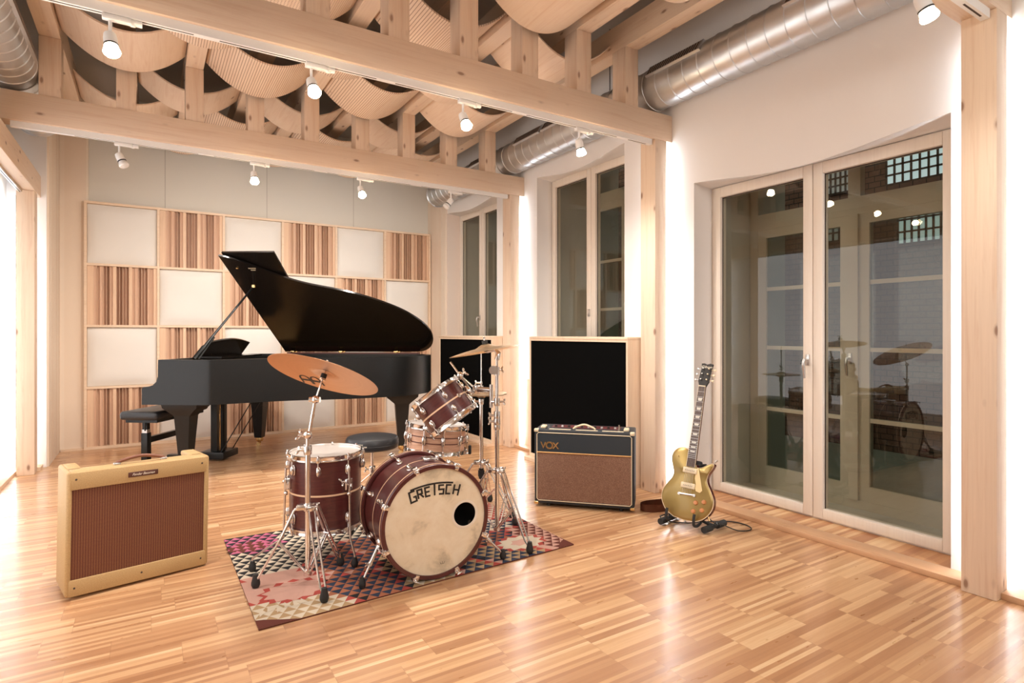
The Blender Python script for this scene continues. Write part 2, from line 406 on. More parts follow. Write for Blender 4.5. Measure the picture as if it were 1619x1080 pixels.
def tag(o, label=None, cat=None, group=None, kind=None):
    if label: o['label'] = label
    if cat: o['category'] = cat
    if group: o['group'] = group
    if kind: o['kind'] = kind
    return o
def thing(name, label, cat, loc=(0, 0, 0), rz=0, group=None, mx=None, kind=None):
    o = bpy.data.objects.new(name, None); col.objects.link(o); o.empty_display_size = 0.1
    o.location = loc; o.rotation_euler = (0, 0, rz)
    if mx is not None: o.matrix_world = mx
    return tag(o, label, cat, group, kind)
def struct(o, label=None): o['kind'] = 'structure'; 
def kids(o): return [c for c in col.objects if c.parent == o]
def copy_tree(o, parent=None):
    c = o.copy(); col.objects.link(c); c.parent = parent
    for ch in kids(o): copy_tree(ch, c)
    return c
def text(body, size, mat, parent, mx, name='lettering', depth=0.001, shear=0.0, bold=0.0, sx=1.0):
    c = bpy.data.curves.new(name, 'FONT'); c.body = body; c.size = size; c.extrude = depth; c.shear = shear; c.offset = bold; c.align_x = 'CENTER'; c.align_y = 'CENTER'
    t = bpy.data.objects.new('t', c); col.objects.link(t); bpy.context.view_layer.update()
    me = bpy.data.meshes.new_from_object(t.evaluated_get(bpy.context.evaluated_depsgraph_get()))
    bpy.data.objects.remove(t); me.name = name
    me.transform(mx @ Matrix.Diagonal((sx, 1, 1, 1)))
    me.materials.clear(); me.materials.append(M[mat])
    o = bpy.data.objects.new(name, me); col.objects.link(o); o.parent = parent; return o
def frame_mx(o, x, y):   # matrix whose x/y axes are the given directions
    x = Vector(x).normalized(); y = Vector(y); y = (y - x * y.dot(x)).normalized(); z = x.cross(y)
    return Matrix(((x.x, y.x, z.x, o[0]), (x.y, y.y, z.y, o[1]), (x.z, y.z, z.z, o[2]), (0, 0, 0, 1)))

# ------------------------------------------------------------------ camera
cam = bpy.data.cameras.new('camera'); camo = bpy.data.objects.new('camera', cam); col.objects.link(camo)
FPX = 913.0; RX, RY, FX, FY = 0.84646, -0.53243, 0.53243, 0.84646
cam.sensor_width = 36; cam.lens = FPX / 1619 * 36; cam.shift_y = -13 / 1619; cam.clip_start = 0.05
camo.location = (0, 0, 1.2); camo.rotation_euler = (PI / 2, 0, -math.atan2(FX, FY))
bpy.context.scene.camera = camo
def pj(x, y, z):
    a = x * RX + y * RY; b = x * FX + y * FY
    return (809.5 + FPX * a / b, 527 - FPX * (z - 1.2) / b, b) if b > 0.05 else (-9999, -9999, b)

# ------------------------------------------------------------------ room shell
XW = 3.38; XF = 3.58; ZC = 3.72
b = MB(); b.box(-1.6, 3.6, -3.2, 7.6, -0.1, 0.0); struct(b.build('floor', 'parquet', flat=True))
b = MB(); b.box(-1.6, 4.6, -3.3, 7.7, ZC, ZC + 0.1); struct(b.build('ceiling', 'ceil', flat=True))
b = MB(); b.box(-1.6, 4.6, 7.45, 7.6, 0, ZC); struct(b.build('wall_back', 'backwall', flat=True))
b = MB(); b.box(-1.6, 4.6, -3.3, -3.2, 0, ZC); struct(b.build('wall_front', 'plaster', flat=True))
b = MB(); b.box(-1.6, -1.05, -3.2, 6.62, 0, ZC); struct(b.build('wall_left', 'plaster', flat=True))
# ribbed timber return left of the panel grid
b = MB(); b.box(-1.6, -0.77, 6.62, 7.45, 0.0, ZC)
for i in range(9): b.box(-0.77, -0.762, 6.63 + i * 0.088, 6.63 + i * 0.088 + 0.078, 0.0, ZC)
b.box(-0.77, -0.53, 7.39, 7.45, 0, ZC)
struct(b.build('wall_left', 'vpanel', flat=True))
b = MB(); b.box(-1.6, -0.775, 6.60, 6.62, 0, ZC); struct(b.build('wall_left', 'plaster', flat=True))
# right wall : openings (y0, y1, head)
OP = [(1.27, 2.87, 2.30, 0.075), (3.60, 4.89, 2.80, 0.07), (5.70, 7.00, 2.80, 0.06)]
def pier(y0, y1, mat='plaster'):
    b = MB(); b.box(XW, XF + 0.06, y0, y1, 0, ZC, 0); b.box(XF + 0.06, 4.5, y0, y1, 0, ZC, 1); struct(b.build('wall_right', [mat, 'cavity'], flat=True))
pier(-3.2, 1.27); pier(2.87, 3.60); pier(4.89, 5.70); pier(7.00, 7.45, 'warm')
# deeper timber-clad corner right of the panel grid
b = MB(); b.box(3.30, XW, 7.02, 7.45, 0, ZC)
struct(b.build('wall_right', 'vpanel', flat=True))
for (y0, y1, h, sag) in OP:
    N = 24; V = []; F = []
    for i in range(N + 1):
        t = i / N; y = y0 + (y1 - y0) * t; zf = h - sag * math.sin(PI * t) ** 1.4
        V += [(XW, y, zf), (XF, y, h - 0.02), (XW, y, ZC), (XF, y, ZC)]
    for i in range(N):
        a = 4 * i; c = a + 4
        F += [(a, c, c + 1, a + 1), (a, a + 2, c + 2, c), (a + 1, c + 1, c + 3, a + 3), (a + 2, a + 3, c + 3, c + 2)]
    F += [(0, 1, 3, 2), (4 * N, 4 * N + 2, 4 * N + 3, 4 * N + 1)]
    b = MB(); b.add(V, F); struct(b.build('wall_right', 'plaster', ang=25))
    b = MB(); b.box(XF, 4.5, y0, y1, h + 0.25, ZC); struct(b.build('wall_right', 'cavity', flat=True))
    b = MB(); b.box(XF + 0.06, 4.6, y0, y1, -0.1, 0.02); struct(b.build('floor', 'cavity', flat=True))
# raised border boards along the right side and in the door niche
for (y0, y1) in ((-3.2, 1.03), (1.165, 3.085), (3.24, 5.13), (5.29, 7.0)):
    b = MB(); b.box(3.25, XW, y0, y1, 0.0, 0.03, bev=0.003); struct(b.build('trim_1', 'board'))
b = MB(); b.box(XW, XF + 0.06, 1.27, 2.87, 0.0, 0.028); struct(b.build('floor', 'niche', flat=True))
for (y0, y1) in OP[1][:2], OP[2][:2]:
    b = MB(); b.box(XW, XF + 0.06, y0, y1, 0.0, 0.9); struct(b.build('wall_right', 'plaster', flat=True))
b = MB(); b.box(-1.05, -0.80, 6.46, 6.60, 0.0, 0.03); b.box(-1.05, -0.955, 5.0, 6.46, 0.0, 0.03)
struct(b.build('trim_2', 'clean_x', flat=True))
b = MB(); b.box(-0.755, -0.53, 7.36, 7.39, 0, 0.02); struct(b.build('baseboard_left', 'clean_x', flat=True))

def lever(parent, y, z, x, s=1):
    b = MB(); b.box(x - 0.008, x, y - 0.014, y + 0.014, z - 0.035, z + 0.035, bev=0.004); b.cyl((x - 0.008, y, z), (x - 0.045, y, z), 0.009)
    b.tube([(x - 0.045, y, z), (x - 0.052, y, z - 0.03), (x - 0.045, y, z - 0.07), (x - 0.04, y, z - 0.115)], [0.010, 0.010, 0.009, 0.007], 10, smooth=4)
    b.build('handle', 'steel', parent)
def window(name, y0, y1, z0, z1, leaf, label):
    """leaf = [(y0,y1),(y0,y1)] outer edges of the two sashes"""
    w = thing(name, label, 'window', kind='structure')
    b = MB(); x0, x1 = XF, XF + 0.06; f = 0.03
    b.box(x0, x1, y0, y0 + f, z0, z1); b.box(x0, x1, y1 - f, y1, z0, z1); b.box(x0, x1, y0 + f, y1 - f, z1 - f, z1); b.box(x0, x1, y0 + f, y1 - f, z0, z0 + f)
    b.build('window_frame', 'frame', w, flat=True)
    for (a, c) in leaf:
        sash = MB(); s = 0.062; xa, xb = x0 - 0.018, x1 - 0.01
        za, zb = z0 + 0.012, z1 - 0.012
        sash.box(xa, xb, a, a + s, za, zb, bev=0.004); sash.box(xa, xb, c - s, c, za, zb, bev=0.004)
        sash.box(xa, xb, a + s, c - s, zb - s - 0.01, zb, bev=0.004); sash.box(xa, xb, a + s, c - s, za, za + s, bev=0.004)
        so = sash.build('sash', 'frame', w)
        g = MB(); g.box(x0 + 0.012, x0 + 0.018, a + s - 0.004, c - s + 0.004, za + s - 0.004, zb - s - 0.004); g.build('glass_pane', 'glass', so, flat=True)
        k = MB()
        for (ya, yb, zc, zd) in ((a + s - 0.002, a + s + 0.004, za + s, zb - s - 0.01), (c - s - 0.004, c - s + 0.002, za + s, zb - s - 0.01)): k.box(x0 + 0.006, x0 + 0.012, ya, yb, zc, zd)
        k.box(x0 + 0.006, x0 + 0.012, a + s, c - s, zb - s - 0.016, zb - s - 0.008); k.build('gasket', 'dark', so, flat=True)
    return w
d1 = window('door_1', 1.285, 2.872, 0.028, 2.285, [(1.315, 2.082), (2.086, 2.845)], 'tall double glazed doors in the right wall beside the guitar')
lever(d1, 2.115, 1.03, XF - 0.018)
w1 = window('window_1', 3.60, 4.895, 0.9, 2.79, [(3.62, 4.252), (4.256, 4.88)], 'double window behind the black absorber and amplifier')
b = MB(); b.box(XF - 0.03, XF - 0.018, 4.262, 4.29, 1.36, 1.43, bev=0.003); b.build('handle', 'steel', w1)
w2 = window('window_2', 5.70, 7.005, 0.9, 2.79, [(5.72, 6.385), (6.389, 7.0)], 'double window nearest the back wall above the black absorber')
lever(w2, 6.42, 1.40, XF - 0.018)
# outer casements (second skin) with glazing bars
def casement(y0, y1, label, z0=0.02, ztop=2.0, bars=(0.62, 1.09, 1.54), n=3):
    w = thing('window_3', label, 'window', kind='structure'); x0, x1 = 4.03, 4.09
    b = MB(); f = 0.07; mid = (y0 + y1) / 2
    b.box(x0, x1, y0, y0 + f, z0, ztop + 0.07); b.box(x0, x1, y1 - f, y1, z0, ztop + 0.07); b.box(x0, x1, y0 + f, y1 - f, ztop, ztop + 0.12); b.box(x0, x1, y0 + f, y1 - f, z0, z0 + 0.06)
    b.box(x0 - 0.015, x1, mid - 0.03, mid + 0.03, z0 + 0.06, ztop)
    b.box(x0, x1, y0, y0 + f, ztop + 0.07, 3.6); b.box(x0, x1, y1 - f, y1, ztop + 0.07, 3.6); b.box(x0, x1, mid - 0.04, mid + 0.04, ztop + 0.12, 3.6)
    b.build('window_frame', 'oframe', w, flat=True)
    for (a, c) in ((y0 + f, mid - 0.03), (mid + 0.03, y1 - f)):
        s = MB(); t = 0.065
        s.box(x0 + .005, x1 - .005, a, a + t, z0 + .06, ztop); s.box(x0 + .005, x1 - .005, c - t, c, z0 + .06, ztop); s.box(x0 + .005, x1 - .005, a + t, c - t, ztop - t, ztop); s.box(x0 + .005, x1 - .005, a + t, c - t, z0 + .06, z0 + .06 + .1)
        for z in bars: s.box(x0 + .012, x1 - .012, a + t, c - t, z - 0.014, z + 0.014)
        so = s.build('sash', 'oframe', w, flat=True)
        g = MB(); g.box(x0 + .02, x0 + .026, a + t - .005, c - t + .005, z0 + .15, ztop - t + .005); g.build('glass_pane', 'oglass', so, flat=True)
    return w
cs = casement(1.275, 2.865, 'olive barred casement seen behind the glazed doors')
lever(cs, 2.09, 1.03, 4.015)
casement(3.605, 4.885, 'barred outer casement behind the window above the amplifier', 0.5, 2.55, (1.0, 1.45, 1.95))
# building across the yard
b = MB(); b.box(9, 9.3, -4, 14, -0.5, 6); bld = b.build('building', 'brick', flat=True)
tag(bld, 'dark brick building across the yard behind the glazed doors', 'building')
for (y0, y1, z0, z1, mt) in ((3.3, 4.15, 3.32, 3.72, 'sky_lit'), (4.35, 5.1, 2.62, 3.0, 'dim_lit'), (3.3, 4.0, 2.45, 2.96, 'sky_lit'), (4.5, 5.1, 3.35, 3.7, 'dim_lit')):
    b = MB(); b.box(8.96, 8.99, y0, y1, z0, z1, 0)
    n = 8
    for i in range(n + 1):
        y = y0 + (y1 - y0) * i / n; b.box(8.94, 8.96, y - 0.012, y + 0.012, z0, z1, 1)
    for i in range(4):
        z = z0 + (z1 - z0) * i / 3; b.box(8.94, 8.96, y0, y1, z - 0.012, z + 0.012, 1)
    b.build('window', [mt, 'dark'], bld, flat=True)
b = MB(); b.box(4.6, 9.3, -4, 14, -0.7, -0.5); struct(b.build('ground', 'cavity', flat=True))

# ------------------------------------------------------------------ timber frame
ZB, ZT = 2.655, 2.855          # bottom chord
PITCH = 0.4444
SX = [2.97 - PITCH * k for k in range(9)]
def post(x0, x1, y0, y1, z1, label, led_side):
    p = thing('timber_post', label, 'post', ((x0 + x1) / 2, (y0 + y1) / 2, 0), group='timber posts of the room frame', kind='thing')
    b = MB(); hx, hy = (x1 - x0) / 2, (y1 - y0) / 2
    b.box(-hx, hx, -hy, hy, 0.001, z1, bev=0.003); b.build('post_shaft', 'wood_z', p)
    if led_side:
        b = MB(); s = led_side; e = MB()
        xa = hx + 0.001 if s > 0 else -hx - 0.013
        b.box(xa, xa + 0.004, -hy * 0.5, hy * 0.5, 0.05, z1 - 0.05); b.build('led_channel', 'white', p, flat=True)
        xe = xa + 0.004 if s > 0 else xa - 0.003
        e.box(xe, xe + 0.003, -hy * 0.42, hy * 0.42, 0.06, z1 - 0.06); e.build('led_strip', 'led', p, flat=True)
    return p
post(3.205, 3.325, 1.03, 1.165, ZB, 'tall knotty spruce post at the right edge beside the glazed doors', 1)
post(3.205, 3.325, 3.085, 3.235, ZB, 'spruce post between the guitar and the black amplifier', 1)
post(3.205, 3.325, 5.135, 5.28, ZB, 'spruce post beyond the drum kit between the two black absorbers', 1)
post(-0.94, -0.82, 6.30, 6.44, 2.41, 'spruce post at the left edge in front of the glowing white wall', -1)
def truss(y0, label, first=0):
    t = thing('timber_truss', label, 'truss', (0, y0, 0), group='timber trusses across the room', kind='thing')
    b = MB(); b.box(-1.04, 3.40, 0, 0.15, ZB, ZT, bev=0.003); b.build('bottom_chord', 'wood_x', t)
    for k, x in enumerate(SX):
        if not first and pj(x, y0, 2.9)[0] < -60: continue
        b = MB(); top = 3.27 if k % 2 == 0 else 3.27
        b.box(-0.062, 0.062, 0.006, 0.144, ZT, top, bev=0.002); b.build('stud', 'wood_z', t, loc=(x, 0, 0))
    return t
truss(1.03, 'nearest spruce truss whose chord end shows at the top right corner', 1)
truss(3.08, 'long spruce truss crossing the top of the picture above the drum kit')
truss(5.13, 'farther spruce truss crossing in front of the piano end of the room')
# long beam carrying the trusses on the left
b = MB(); b.box(-0.945, -0.815, 0.5, 6.9, 2.41, 2.60, bev=0.003)
sb = b.build('side_beam', 'wood_y'); tag(sb, 'spruce beam running along the left wall on top of the left post', 'beam', None, 'thing')
b = MB(); b.box(-0.925, -0.90, 0.6, 6.28, 2.385, 2.41); b.box(-0.915, -0.91, 0.6, 6.28, 2.383, 2.386, 1)
tag(b.build('ceiling_rail', ['steel', 'dark'], flat=True), 'thin metal rail under the beam at the left edge', 'rail', None, 'thing')
# joists over the studs, running to the back
JN = ['first', 'second', 'third', 'fourth', 'fifth', 'sixth', 'seventh', 'eighth', 'ninth']
for k, x in enumerate(SX):
    b = MB(); b.box(-0.06, 0.06, 0.9, 7.4, 3.272, 3.46)
    tag(b.build('ceiling_joist', 'wood_y', flat=True, loc=(x, 0, 0)), 'spruce ceiling joist on the truss studs, %s from the right wall' % JN[k], 'joist', 'ceiling joists over the trusses', 'thing')
b = MB()
b.box(2.60, 3.9, 2.1, 2.22, 3.47, 3.58)
tag(b.build('cross_brace', 'wood_x', flat=True), 'short spruce brace over the last joist above the near truss', 'brace', None, 'thing')
# curved plywood shells hung between joists, staggered row by row
ROWS = [(1.72, 2.36, 1, 'row nearest the camera'), (2.40, 3.05, 0, 'row just before the near truss'), (3.245, 3.76, 1, 'row just beyond the near truss'), (3.78, 4.41, 0, 'middle row between the trusses'),
        (4.45, 5.10, 1, 'row just before the far truss'), (5.29, 5.82, 0, 'row just beyond the far truss'), (5.84, 6.48, 1, 'second row beyond the far truss'), (6.52, 7.15, 0, 'row against the back wall')]
for ri, (y0, y1, odd, rn) in enumerate(ROWS):
    ks = [k for k in range(1, 8) if k % 2 == odd]
    c = 0
    for k in ks:
        x = SX[k] if k < len(SX) else 0
        c += 1
        ps = [pj(x + dx, yy, 3.13) for dx in (-.4, 0, .4) for yy in (y0, y1)]
        if not any(-60 < p[0] < 1680 and -40 < p[1] < 400 and p[2] > .3 for p in ps): continue
        N = 20; V = []; F = []; hw = PITCH - 0.066; n2 = 2 * (N + 1)
        for yy in (y0, y1):
            for th in (0, 0.012):
                for i in range(N + 1):
                    u = -1 + 2 * i / N; V.append((u * hw, yy, 3.128 + 0.20 * u * u + th))
        m = N + 1
        for i in range(N):
            F += [(i, i + 1, 2 * m + i + 1, 2 * m + i), (m + i, 3 * m + i, 3 * m + i + 1, m + i + 1), (i, m + i, m + i + 1, i + 1), (2 * m + i, 2 * m + i + 1, 3 * m + i + 1, 3 * m + i)]
        F += [(0, 2 * m, 3 * m, m), (N, m + N, 3 * m + N, 2 * m + N)]
        b = MB(); b.add(V, F)
        mt = 'ply'; wd = 'plain'
        if k in (3, 4, 5, 6) and not (ri in (0, 1) and k < 4) and not (ri == 5): mt, wd = (('ply_holes', 'hole-punched') if ri < 3 and k > 3 else ('ply_slots', 'fine-slotted'))
        if ri in (3, 4) and k == 7: mt, wd = 'ply', 'plain'
        tag(b.build('ceiling_shell', mt, loc=(x, 0, 0), ang=50), 'curved %s plywood panel, %s from right, in the %s' % (wd, JN[c - 1], rn), 'ceiling panel', 'curved plywood panels of the ceiling', 'thing')

# ------------------------------------------------------------------ ducts
def duct(x, y0, y1, label, grilles):
    t = thing('air_duct', label, 'duct', (x, 0, 3.03), kind='thing'); R = 0.153
    b = MB(); b.lathe([(R, 0), (R, y1 - y0), (R - 0.004, y1 - y0), (R - 0.004, 0)], (0, y0, 0), (0, 1, 0), 40, close=True); b.build('duct_pipe', 'duct', t)
    b = MB(); y = y0 + 0.1
    while y < y1:
        b.lathe([(R, -0.004), (R + 0.005, 0), (R, 0.004)], (0, y, 0), (0, 1, 0), 32, close=True); y += 0.125
    b.lathe([(R, -0.012), (R + 0.009, -0.008), (R + 0.009, 0.0), (R, 0.002)], (0, y1, 0), (0, 1, 0), 32, close=True)
    b.build('duct_seam', 'duct', t)
    for (ya, yb, sd) in grilles:
        a = D(147) if sd < 0 else D(12)
        mx = Matrix.Translation((math.cos(a) * R, 0, math.sin(a) * R)) @ Matrix.Rotation(a - PI / 2, 4, 'Y').inverted()
        b = MB(); g = bpy.data.meshes
        b.box(-0.046, 0.046, ya, yb, -0.02, 0.012, 0, mx=mx)
        n = int((yb - ya - 0.03) / 0.024)
        b.box(-0.038, 0.038, ya + 0.015, yb - 0.015, 0.0121, 0.013, 1, mx=mx)
        for i in range(n):
            yy = ya + 0.018 + i * 0.024; b.box(-0.038, 0.038, yy, yy + 0.006, 0.013, 0.0142, 2, mx=mx)
        b.build('vent_grille', ['duct', 'dark', 'steel'], t, flat=True)
    return t
duct(3.235, -2.5, 7.0, 'long silver spiral duct above the windows along the right wall', [(1.45, 1.98, -1), (2.57, 3.06, -1), (3.99, 4.40, -1), (4.43, 4.88, -1), (5.35, 5.85, -1)])
duct(-0.80, 0.6, 6.30, 'silver spiral duct at the top left corner above the side beam', [(3.8, 5.0, 1)])
for y in (3.62, 1.4):
    b = MB(); b.cyl((3.235, y, 3.185), (3.235, y, ZC), 0.004); b.cyl((3.235, y, 3.186), (3.235, y, 3.20), 0.014)
    tag(b.build('duct_hanger', 'rubber'), 'thin black rod hanging the duct %s' % ('just beyond the near truss' if y > 3 else 'nearest the camera'), 'hanger', None, 'thing')

# ------------------------------------------------------------------ track lights
def rail(y, x0, x1, label):
    b = MB(); b.box(x0, x1, y, y + 0.034, ZB - 0.042, ZB - 0.0005); x = x0 + 0.35
    while x < x1 - 0.1:
        e = min(x + 0.78, x1 - 0.05); b.box(x, e, y + 0.012, y + 0.020, ZB - 0.0425, ZB - 0.0418, 1); x = e + 0.11
    tag(b.build('light_track', ['white', 'dark'], flat=True), label, 'track', 'light tracks under the trusses', 'thing')
rail(3.10, -0.95, 3.19, 'white lighting track under the near truss')
rail(5.15, -0.80, 3.19, 'white lighting track under the far truss')
rail(1.05, -0.95, 3.19, 'white lighting track under the truss at the top right corner')
def spotlight(x, y, aim, on, label, scale=1):
    zt = ZB - 0.043
    t = thing('track_spotlight', label, 'spotlight', (x, y + 0.017, zt), group='white spotlights on the tracks')
    b = MB(); b.box(-0.075, 0.035, -0.016, 0.016, -0.024, 0, bev=0.004); b.cyl((0.045, 0, -0.012), (0.075, 0, -0.012), 0.014); b.box(0.03, 0.05, -0.008, 0.008, -0.03, 0, bev=0.003); b.build('adapter', 'white', t)
    b = MB(); b.cyl((-0.045, 0, -0.02), (-0.045, 0, -0.092), 0.007); b.ell((-0.045, 0, -0.095), (0.012, 0.012, 0.012)); b.build('arm', 'white', t)
    a = Vector(aim).normalized(); o = Vector((-0.045, 0, -0.097)) - a * 0.012
    b = MB(); b.lathe([(0.010, -0.01), (0.024, 0.0), (0.027, 0.02), (0.027, 0.062), (0.0245, 0.062), (0.0245, 0.045)], o, a, 24)
    h = b.build('lamp_head', 'white', t)
    b = MB(); b.lathe([(0.022, 0.055), (0.031, 0.082), (0.034, 0.094), (0.030, 0.102), (0.0, 0.108)], o, a, 24); b.build('bulb', 'bulb' if on else 'white', t)
    b = MB(); b.lathe([(0.0272, 0.056), (0.029, 0.056), (0.029, 0.064), (0.0272, 0.064)], o, a, 24, close=True); b.build('rim', 'rubber', t)
    return t, o + a * 0.16
LAMPS = []
def lamp_at(p, aim, power, size=2.8, blend=1.0, rad=0.05):
    l = bpy.data.lights.new('spot', 'SPOT'); l.energy = power; l.spot_size = size; l.spot_blend = blend; l.color = (1.0, 0.935, 0.87); l.shadow_soft_size = rad
    o = bpy.data.objects.new('spot_light', l); col.objects.link(o); o.location = p; o.rotation_euler = Vector(aim).to_track_quat('-Z', 'Y').to_euler()
SP = [(-0.10, 3.10, (0.1, -0.35, -1), 1, 'lit white spotlight at the top left, leftmost on the near track'),
      (0.765, 3.10, (0.1, -0.6, -1), 1, 'lit white spotlight above the drum cymbal, second from left on the near track'),
      (1.655, 3.10, (0.1, -0.5, -1), 1, 'lit white spotlight above the bass drum, third from left on the near track'),
      (2.55, 3.10, (0.2, -0.1, -1), 1, 'lit white spotlight in front of the silver duct, rightmost on the near track'),
      (-0.14, 5.15, (0.42, -0.3, -1), 0, 'tilted white spotlight giving no light, leftmost on the far track'),
      (0.78, 5.15, (0.0, -0.5, -1), 1, 'lit white spotlight above the piano lid on the far track'),
      (1.67, 5.15, (0.1, -0.5, -1), 1, 'lit white spotlight above the piano tail on the far track'),
      (2.58, 5.15, (-0.75, 0.2, -1), 0, 'tilted white spotlight giving no light, rightmost on the far track'),
      (2.62, 1.05, (0.2, -0.3, -1), 1, 'lit white spotlight at the top edge above the glazed doors')]
for (x, y, aim, on, lb) in SP:
    t, tip = spotlight(x, y, aim, on, lb)
    if on: lamp_at(Vector((x, y + 0.017, ZB - 0.043)) + tip, (0, 0.25 if y > 2 else 0, -1), 62 if y > 2 else 20)

# ------------------------------------------------------------------ acoustic panel grid on the back wall
GX = [-0.55 + 0.6375 * i for i in range(7)]; GZ = [0.0, 0.637, 1.275, 1.912, 2.55]
GY = 7.33
b = MB()
for x in GX: b.box(x - 0.012, x + 0.012, GY, 7.448, 0.0015, 2.562)
for z in GZ:
    for i in range(6): b.box(GX[i] + 0.012, GX[i + 1] - 0.012, GY + 0.001, 7.448, max(z - 0.012, 0.0015), max(z + 0.012, 0.03))
g = b.build('panel_grid', 'clean_x', flat=True); tag(g, 'pale spruce grid frame on the back wall holding checkerboard acoustic panels', 'frame', None, 'thing')
SEQ = [0, 0, 1, 3, 1, 4, 6, 2, 0, 5, 6, 4, 5, 0, 2, 1, 5, 4, 5, 1, 2, 0]
RN = ['bottom', 'second', 'third', 'top']; CN = ['leftmost', 'second', 'third', 'fourth', 'fifth', 'rightmost']
def diffuser():
    w = 0.6375 - 0.026; n = len(SEQ); sw = w / n; b = MB(); y = 0.0
    for i, dpt in enumerate(SEQ):
        x0 = -w / 2 + i * sw; dd = 0.006 + dpt * 0.011
        b.box(x0, x0 + sw - 0.003, dd, 0.105, -0.306, 0.306, 2 if dpt > 3 else (1 if dpt > 0 else 0))  # well shade painted in: the deeper the strip, the darker its wood tone
        b.box(x0 + sw - 0.003, x0 + sw, 0.004, 0.105, -0.306, 0.306, 0)
    return b.build('slat_diffuser', ['slat', 'slat_half_shaded', 'slat_shaded'], flat=True)
def pillow():
    w = (0.6375 - 0.028) / 2; h = 0.305; N = 14; V = []; F = []
    for j in range(N + 1):
        for i in range(N + 1):
            u = -1 + 2 * i / N; v = -1 + 2 * j / N
            bulge = 0.045 * ((1 - u ** 4) * (1 - v ** 4)) ** 0.6
            V.append((u * w * (1 - 0.02 * (1 - v * v) * 0), 0.03 - bulge, v * h))
    for j in range(N):
        for i in range(N): a = j * (N + 1) + i; F.append((a, a + 1, a + N + 2, a + N + 1))
    b = MB(); b.add(V, F); b.box(-w, w, 0.0305, 0.10, -h, h); return b.build('absorber_cushion', 'fabric', ang=60)
pr = [None, None]
for r in range(4):
    for c in range(6):
        k = 0 if (r + c) % 2 == 0 else 1     # bottom-left is slatted
        if pr[k] is None: pr[k] = diffuser() if k == 0 else pillow(); o = pr[k]
        else: o = pr[k].copy(); col.objects.link(o)
        o.location = ((GX[c] + GX[c + 1]) / 2, GY + 0.008, (GZ[r] + GZ[r + 1]) / 2 + (0.004 if r == 0 else 0))
        row = RN[r] + ' row' if r in (0, 3) else ('second row from the bottom' if r == 1 else 'second row from the top')
        cn = CN[c] if c in (0, 5) else CN[c] + ' from left'
        tag(o, ('red-brown slatted diffuser' if k == 0 else 'white fabric wall cushion') + ', %s in the %s' % (cn, row), 'diffuser' if k == 0 else 'acoustic panel',
            'slatted diffusers of the back wall' if k == 0 else 'white fabric cushions of the back wall')

# black absorbers under the windows
def absorber(y0, y1, label, x0=3.09):
    t = thing('bass_absorber', label, 'acoustic panel', (x0, y0, 0), group='black absorbers below the windows'); L = y1 - y0
    b = MB(); x1 = XW - x0 - 0.002; b.box(0, x1, -0.0, 0.02, 0.03, 1.15); b.box(0, x1, L - 0.02, L, 0.03, 1.15); b.box(-0.004, x1, 0, L, 1.15, 1.17, bev=0.002); b.box(0, x1, 0.02, L - 0.02, 0.03, 0.06)
    b.box(0, 0.012, 0.02, L - 0.02, 1.13, 1.15)
    b.build('cabinet', 'clean_z', t)
    b = MB(); b.box(-0.06, 0.155, 0.0, L, 0.001, 0.028); b.build('base_board', 'clean_x', t, flat=True)
    b = MB(); b.box(0.008, 0.05, 0.02, L - 0.02, 0.06, 1.135); b.build('black_front', 'black', t, flat=True, label='matt black fabric front')
absorber(3.255, 4.60, 'wood-sided absorber with a black front behind the black amplifier')
absorber(5.31, 6.63, 'wood-sided absorber with a black front beyond the cymbals, nearest the back wall')
b = MB(); b.box(3.355, 3.378, 4.95, 5.08, 0.031, 0.72, bev=0.002); tag(b.build('cover_board', 'clean_z'), 'narrow beige board on the glowing wall left of the amplifier', 'board')

